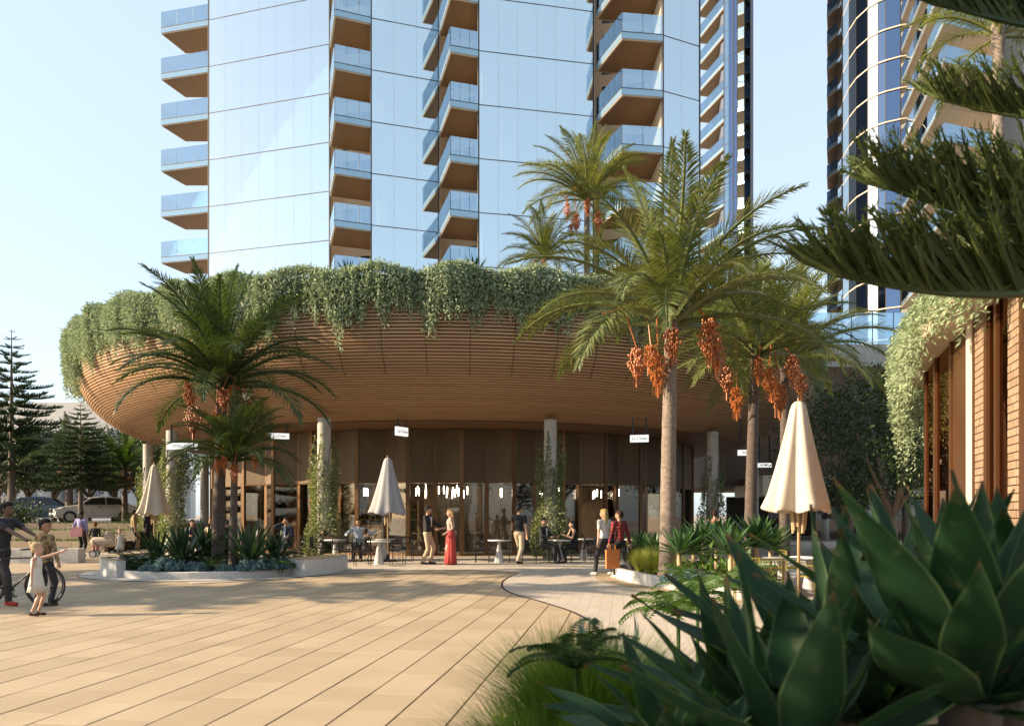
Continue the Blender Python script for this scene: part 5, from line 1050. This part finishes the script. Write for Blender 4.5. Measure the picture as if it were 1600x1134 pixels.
        if st in ('long', 'mid'):
            dn = .34 if st == 'long' else .16
            for sx in (-1, 0, 1): h.cap(hv(sx * .05, .05, .02), hd + Rz @ V3((sx * .075, .085, -dn + .04 * abs(sx))), .055, .035)
            h.sphere(hv(0, -.002, .07), (.08 * hs, .088 * hs, .056 * hs), 12, 7)
        if st == 'bun': h.sphere(hv(0, .10, .09), .048 * hs, 10, 6); h.sphere(hv(0, -.002, .07), (.08 * hs, .088 * hs, .056 * hs), 12, 7)
        finish(h.build('hair', hairm(hc), o), .012, 3)
    # clothes
    c, sl_, kd = top; t = MB(); g = .020
    lowz = .06 if bottom[0] in ('trousers', 'shorts', 'skirt') else .0
    if sl_ != 'dress':
        t.sphere(pel + V3((0, 0, lowz + .02)), (.165 * ad, .128, .10), 14, 8)
    t.cap(pel + V3((0, 0, .10)), chest, .13 * ad, .142 * ad, 12); t.sphere(chest + V3((0, 0, .02)), (.178 * ad, .13, .175), 14, 8)
    if sl_ in ('short', 'long'): t.cap(lsh, rsh, .072, .072)
    else: t.cap(lsh * .6 + rsh * .4, rsh * .6 + lsh * .4, .07, .07)
    for k in 'lr':
        sh, el, wr = arm[k]
        if sl_ == 'short': t.cap(sh, sh.lerp(el, .62), .068 * ad, .062 * ad)
        elif sl_ == 'long': t.cap(sh, el, .066 * ad, .056 * ad); t.cap(el, el.lerp(wr, .9), .056 * ad, .042 * ad)
    if kd == 'camo': t.cap(nk + V3((-.08, .07, -.02)), nk + V3((.08, .07, -.02)), .05, .05); t.sphere(pel + V3((0, 0, .02)), (.19, .15, .12), 12, 7)
    finish(t.build('jacket' if jacket or kd == 'camo' else 'top', cloth(c, kd), o), vox)
    if jacket: finish(MB().cap(chest + V3((0, -.105, .10)), chest + V3((0, -.10, -.18)), .045, .035).build('shirt_front', cloth(jacket), o), vox)
    kind, bc = bottom; q = MB()
    if kind in ('trousers', 'shorts'):
        q.sphere(pel + V3((0, 0, .0)), (.168 * ad, .132, .12), 14, 8)
        for k in 'lr':
            hp, kn, an = leg[k]; q.cap(hp, kn, .098 * ad, .074)
            if kind == 'trousers': q.cap(kn, an + V3((0, 0, .02)), .074, .058)
        finish(q.build('trousers', cloth(bc), o), vox)
    else:
        if kind == 'skirt': prof = [(.05, .18), (.135, .17), (.165, .05), (.19, -.2), (.22, -.6), (.25, -pz + .03), (.23, -pz + .03), (.2, -.6)]
        elif kind == 'dress': prof = [(.05, .33), (.135, .31), (.15, .12), (.19, -.1), (.25, -.34), (.235, -.34), (.17, -.1)]
        fold = lambda a, tt: 1 + .07 * tt * math.sin(11 * a + 1) + .03 * tt * math.sin(5 * a)
        q.lathe(prof, 66, fold=fold); q.v = [(v[0], v[1] * .8, v[2] + pz) for v in q.v]; q.build('skirt', cloth(bc), o, True)
    for k in 'lr':
        an = leg[k][2]; fy = V3(P[k + 'f']); u = V3((0, -1, 0)); z0 = an.z - .055; f = MB().cap(V3((an.x, an.y + .03, z0 + .018)), V3((an.x, an.y - .15, z0)), .042, .036); f.cap(an + V3((0, .01, -.0)), V3((an.x, an.y + .0, z0 + .01)), .044, .04); finish(f.build('shoe', cloth(shoes), o), .014)
    return o
WH = (.72, .70, .66); PALE = (.62, .38, .28); MID = (.42, .24, .15); DK = (.14, .07, .045); BLK = (.014, .014, .016)
# --- family on the left
def gpos(px, py, h=None): q = G(px, py); return q.x, q.y
x, y = gpos(57, 962); person('small girl in a white dress pointing to the right', x, y, 100, 1.10, skin=PALE, hair=('bun', (.62, .46, .26)), top=(WH, 'none', None), bottom=('dress', WH), shoes=(.06, .03, .02), kid=1.32, vox=.013, pose=dict(lh=(.16, -.62, 1.62), point='l', rh=(-.30, .0, .88), le=(1, 0, -1), look=5, lf=(.09, -.03, 0), rf=(-.08, .06, 0)))
x, y = gpos(62, 948); person('boy in a camouflage jacket seen from behind', x, y + .15, 165, 1.47, skin=(.40, .21, .12), hair=('short', BLK), top=((.1, .1, .1), 'long', 'camo'), bottom=('trousers', (.022, .022, .03)), shoes=(.10, .07, .04), kid=1.15, vox=.014, pose=dict(lh=(.34, -.02, .82), rh=(-.34, -.02, .84), lf=(.17, .02, 0), rf=(-.17, 0, 0), look=-75))
x, y = gpos(-2, 946); person('man in dark clothes pushing the bicycle at the left edge', x - .02, y + .1, 80, 1.80, skin=DK, hair=('short', BLK), top=((.025, .025, .03), 'short', None), bottom=('trousers', (.05, .04, .045)), shoes=(.45, .03, .02), vox=.015, pose=dict(lh=(.12, -.66, 1.12), rh=(-.16, -.60, 1.12), lf=(.1, .30, .05), rf=(-.1, -.25, 0), lean=.18))
# bicycle
def bicycle(x, y, rz):
    o = empty('bicycle', (x, y, 0), rz, 'black bicycle pushed by the man behind the boy', 'bicycle')
    for wx in (0, 1.03):
        w_ = MB().lathe([(.325, -.016), (.345, -.018), (.36, 0), (.345, .018), (.325, .016), (.325, -.016)], 40).build('wheel', m_black, o, True, loc=(wx, 0, .362), rot=(R(90), 0, 0))
        MB().lathe([(.300, -.010), (.325, -.012), (.325, .012), (.300, .010), (.300, -.010)], 40).build('rim', m_black, w_); MB().tube([(0, 0, -.04), (0, 0, .04)], .02, 10).build('hub', m_black, w_)
        b = MB()
        for k in range(28): a = k * 2 * math.pi / 28; b.tube([(.015 * math.cos(a + 1), .015 * math.sin(a + 1), .025 * (-1) ** k), (.31 * math.cos(a), .31 * math.sin(a), 0)], .0016, 3)
        tag(b.build('spokes', M('spoke_steel', (.25, .25, .26), .4, metal=.7) if 'spoke_steel' not in bpy.data.materials else bpy.data.materials['spoke_steel'], w_), kind='stuff')
    bb, st, ht, hb = (.44, 0, .29), (.28, 0, .82), (.86, 0, .84), (.90, 0, .70)
    f = MB()
    for a, b_ in ((bb, st), (st, ht), (bb, hb), ((0, .05, .362), bb), ((0, .05, .362), st), ((0, -.05, .362), bb), ((0, -.05, .362), st), (ht, hb)): f.tube([a, b_], .016, 8)
    finish(f.build('frame', m_black, o), .008, 2)
    for sy in (-1, 1): MB().tube([hb, (.94, sy * .05, .62), (1.03, sy * .05, .362)], .013, 8).build('fork_blade', m_black, o)
    MB().tube([(.25, 0, .80), (.22, 0, .93)], .014, 8).build('seat_post', m_black, o); MB().cap((.08, 0, .95), (.34, 0, .955), .07, .025).build('saddle', m_black, o, True)
    MB().tube([(.86, 0, .84), (.85, 0, .98)], .015, 8).build('stem', m_black, o); MB().tube([(.80, -.30, .99), (.85, -.12, .99), (.85, .12, .99), (.80, .30, .99)], .013, 8).build('handlebar', m_black, o)
    cr = MB().tube([(0, -.05, 0), (0, .05, 0)], .03, 10).build('crank', m_black, o, loc=bb); MB().tube([(0, -.07, 0), (.12, -.07, -.11)], .01, 6).build('crank_arm', m_black, cr); MB().box((.12, -.11, -.11), (.09, .07, .02)).build('pedal', m_black, cr)
    MB().lathe([(.09, -.005), (.1, -.005), (.1, .005), (.09, .005)], 24).build('chainring', m_black, o, loc=(bb[0], -.06, bb[2]), rot=(R(90), 0, 0))
xb = X(70, 13.75); bicycle(xb - 1.03, 13.75, 0)
# --- background family
x, y = gpos(127, 869); person('woman in a lilac shirt with pink shoulder bag', x, y, 170, 1.68, hair=('mid', BLK), top=((.30, .30, .55), 'long', None), bottom=('trousers', BLK), shoes=BLK, skin=MID, vox=.02, pose=dict(lh=(.3, -.15, .98)))
o = empty('shoulder_bag', (x - .05, y - .2, .92), 0, 'pink shoulder bag on the lilac shirt woman', 'bag'); MB().box((0, 0, 0), (.42, .12, .34)).build('pouch', cloth((.45, .20, .22)), o); MB().tube([(-.15, 0, .17), (-.1, .02, .5), (.1, .02, .5), (.15, 0, .17)], .01, 5).build('strap', cloth((.45, .20, .22)), o)
x2, y2 = gpos(149, 869); person('child in a black top and pink trousers beside the pram', x2, y2, 200, 1.25, hair=('bun', (.25, .09, .03)), top=(BLK, 'long', None), bottom=('trousers', (.45, .15, .16)), shoes=BLK, kid=1.2, vox=.02, pose=dict(lh=(.35, -.3, .95), rh=(-.2, -.3, .95)))
x3, y3 = gpos(187, 873); person('toddler in a white dress near the planter', x3, y3, 30, 1.0, skin=PALE, hair=('short', (.55, .35, .2)), top=(WH, 'none', None), bottom=('dress', WH), kid=1.35, vox=.02)
x4, y4 = G(209, 857).xy; person('man in a tan jacket standing by the outer column', x4, y4, 120, 1.75, hair=('short', BLK), top=((.35, .25, .12), 'long', None), bottom=('trousers', BLK), vox=.022)
person('person in black beside the tan jacket man', x4 + .45, y4 + .5, 250, 1.76, hair=('short', BLK), top=(BLK, 'long', None), bottom=('trousers', BLK), vox=.022)
def pram(x, y, rz):
    o = empty('pram', (x, y, 0), rz, 'cream pram with folding hood beside the child', 'pram')
    MB().cap((-.3, 0, .58), (.25, 0, .55), .17, .19).build('carrycot', cloth((.60, .47, .36)), o, True); MB().lathe([(.02, .30), (.16, .26), (.25, .12), (.27, 0)], 18, a0=-math.pi / 2, a1=math.pi / 2).build('hood', cloth((.60, .47, .36)), o, True, loc=(.08, 0, .66))
    for sx in (-.33, .33):
        for sy in (-.22, .22):
            w_ = MB().lathe([(.10, -.015), (.13, -.015), (.13, .015), (.10, .015), (.10, -.015)], 18).build('wheel', m_black, o, loc=(sx, sy, .131), rot=(R(90), 0, 0)); MB().tube([(0, 0, -.02), (0, 0, .02)], .1, 10).build('hub', m_white, w_)
    for sy in (-.2, .2): MB().tube([(-.33, sy, .13), (.2, sy, .5)], .012, 6).build('frame_strut', m_black, o); MB().tube([(.33, sy, .13), (-.25, sy, .5), (-.6, sy, .98)], .012, 6).build('handle_strut', m_black, o)
    MB().tube([(-.6, -.2, .98), (-.6, .2, .98)], .015, 6).build('handlebar', m_black, o)
pram(X(163, 29.2), 29.2, .2)
# --- diners and walkers
def at(px, d): return X(px, d), d
SIT = dict(sit=.47, lf=(.12, -.42, 0), rf=(-.12, -.42, 0), lh=(.2, -.35, .82), rh=(-.2, -.35, .82))
def sitp(**k): d = dict(SIT); d.update(k); return d
x, y = at(447, 26.5); person('man in a navy jacket touching his face behind the planter', x, y, -5, 1.78, hair=('short', (.05, .03, .02)), top=((.02, .025, .05), 'long', None), bottom=('trousers', BLK), jacket=(.45, .55, .72), pose=sitp(rh=(-.09, -.14, 1.26), sit=.52, re=(-1, 0, -1)))
x, y = at(508, 27.0); person('woman in a black sleeveless top seated left of the climber', x, y, 70, 1.68, skin=(.50, .27, .17), hair=('mid', (.24, .11, .04)), top=(BLK, 'none', None), bottom=('trousers', BLK), pose=sitp(look=-40))
x, y = at(560, 26.8); person('bearded man in a pale blue shirt with his arm stretched out', x, y, 5, 1.80, hair=('short', (.08, .04, .02)), top=((.42, .50, .60), 'long', None), bottom=('trousers', (.03, .03, .04)), pose=sitp(lh=(.62, -.05, 1.02), le=(0, .3, -1), rh=(-.34, -.25, .85)))
x, y = at(571, 25.3); person('small child seated before the man in pale blue', x, y, 150, 1.15, hair=('short', (.06, .03, .02)), top=(BLK, 'short', None), bottom=('shorts', (.05, .04, .04)), kid=1.25, pose=dict(sit=.45, lf=(.1, -.3, .1), rf=(-.1, -.3, .1), lh=(.2, -.3, .8), rh=(-.2, -.3, .8)))
x, y = gpos(668, 881.5); person('man in a black blazer and beige trousers holding a glass', x, y, 75, 1.83, hair=('short', BLK), top=(BLK, 'long', None), bottom=('trousers', (.50, .39, .26)), shoes=BLK, jacket=WH, pose=dict(lh=(.18, -.42, 1.10), rh=(-.20, -.30, 1.06), lf=(.09, -.08, 0), rf=(-.09, .1, 0)))
x, y = gpos(704, 882); person('woman in a long red skirt facing the man in blazer', x, y, -80, 1.74, skin=(.55, .32, .22), hair=('mid', (.55, .36, .16)), top=((.5, .42, .38), 'none', None), bottom=('skirt', (.50, .055, .045)), shoes=(.3, .05, .04), slim=.85, pose=dict(rh=(-.16, -.34, 1.12), lh=(.2, -.16, 1.0)))
x, y = gpos(811, 882); person('man in a black t shirt and beige trousers walking away', x, y, 150, 1.86, skin=MID, hair=('short', BLK), top=((.010, .012, .018), 'short', None), bottom=('trousers', (.52, .40, .28)), shoes=(.02, .015, .015), pose=dict(lh=(.44, -.34, 1.05), rh=(-.28, .02, .84), lf=(.10, -.22, 0), rf=(-.12, .26, .04), lk=(0, -1, 0), look=-35))
x, y = at(849, 25.8); person('man in a dark suit seated at the round table', x, y, 60, 1.80, hair=('short', BLK), top=(BLK, 'long', None), bottom=('trousers', BLK), jacket=WH, shoes=BLK, pose=sitp(lf=(.1, -.55, 0), rf=(-.1, -.5, 0), look=-50, sit=.50))
x, y = at(899, 26.0); person('dark haired woman in black seated facing the suited man', x, y, -75, 1.68, skin=(.5, .3, .2), hair=('long', BLK), top=(BLK, 'none', None), bottom=('trousers', BLK), slim=.9, pose=sitp(lean=.2, lh=(.15, -.4, .92), rh=(-.15, -.4, .92)))
x, y = gpos(944, 899); person('blonde woman in a white blouse walking to the left', x, y, 215, 1.72, skin=(.58, .35, .24), hair=('long', (.62, .43, .17)), top=(WH, 'short', None), bottom=('trousers', (.035, .035, .045)), shoes=WH, slim=.9, pose=dict(lf=(.10, -.26, 0), rf=(-.10, .20, .03), lh=(.26, .05, .82), rh=(-.27, -.16, .86), look=30))
x, y = gpos(968, 903); person('woman in a red check shirt carrying shopping bags', x, y, 205, 1.68, skin=(.40, .22, .14), hair=('short', (.05, .022, .012)), top=((.3, .02, .02), 'long', 'check'), bottom=('trousers', BLK), shoes=WH, slim=.92, pose=dict(lf=(.08, -.10, 0), rf=(-.12, .40, .08), lh=(.30, -.06, .80), rh=(-.28, .1, .80), look=40))
def bag(px, py, d, col, label):
    q = Wp(px, py, d); o = empty('shopping_bag', (q.x, q.y, q.z), R(8), label, 'shopping bag', 'shopping bags'); b = MB(); w_, dpt, h_ = .34, .13, .46
    b.add([(-w_ / 2 * .96, -dpt / 2, 0), (w_ / 2 * .96, -dpt / 2, 0), (w_ / 2 * .96, dpt / 2, 0), (-w_ / 2 * .96, dpt / 2, 0), (-w_ / 2, -dpt / 2, h_), (w_ / 2, -dpt / 2, h_), (w_ / 2, dpt / 2, h_), (-w_ / 2, dpt / 2, h_)], [(3, 2, 1, 0), (0, 1, 5, 4), (1, 2, 6, 5), (2, 3, 7, 6), (3, 0, 4, 7)]).build('body', cloth(col), o)
    for sy in (-1, 1): MB().tube([(-.07, sy * dpt / 2, h_ - .01), (-.06, sy * .03, h_ + .12), (.06, sy * .03, h_ + .12), (.07, sy * dpt / 2, h_ - .01)], .006, 5).build('handle', cloth(col), o)
bag(957, 887.5, 19.55, (.62, .20, .05), 'orange paper shopping bag carried by the check shirt woman'); bag(991, 882, 19.9, (.03, .028, .035), 'black shopping bag behind the check shirt woman')
x, y = at(1117, 25.5); person('person with bare shoulders beyond the curved planter', x, y, 170, 1.70, skin=(.52, .30, .2), hair=('short', (.04, .02, .015)), top=((.5, .2, .14), 'none', None), bottom=('trousers', BLK), vox=.02)
for i, (px, d, l_) in enumerate([(300, 28.5, 'diner in dark clothes half hidden by planter agaves'), (330, 28.9, 'light haired diner behind the palm trunks'), (353, 28.6, 'dark haired diner right of the palm trunks')]):
    x, y = at(px, d); person(l_, x, y, 40 - 60 * i, 1.72, hair=('short', BLK if i != 1 else (.4, .27, .12)), top=((.05, .04, .05) if i != 1 else (.45, .36, .26), 'long', None), bottom=('trousers', BLK), vox=.022, pose=sitp()); put(chK, x, y + .02, 40 - 60 * i, 'black chair of the ' + l_.split(' half')[0].split(' behind')[0].split(' right')[0], 'chair', GC)
glass = M('wine_glass', (.7, .75, .8), .1)
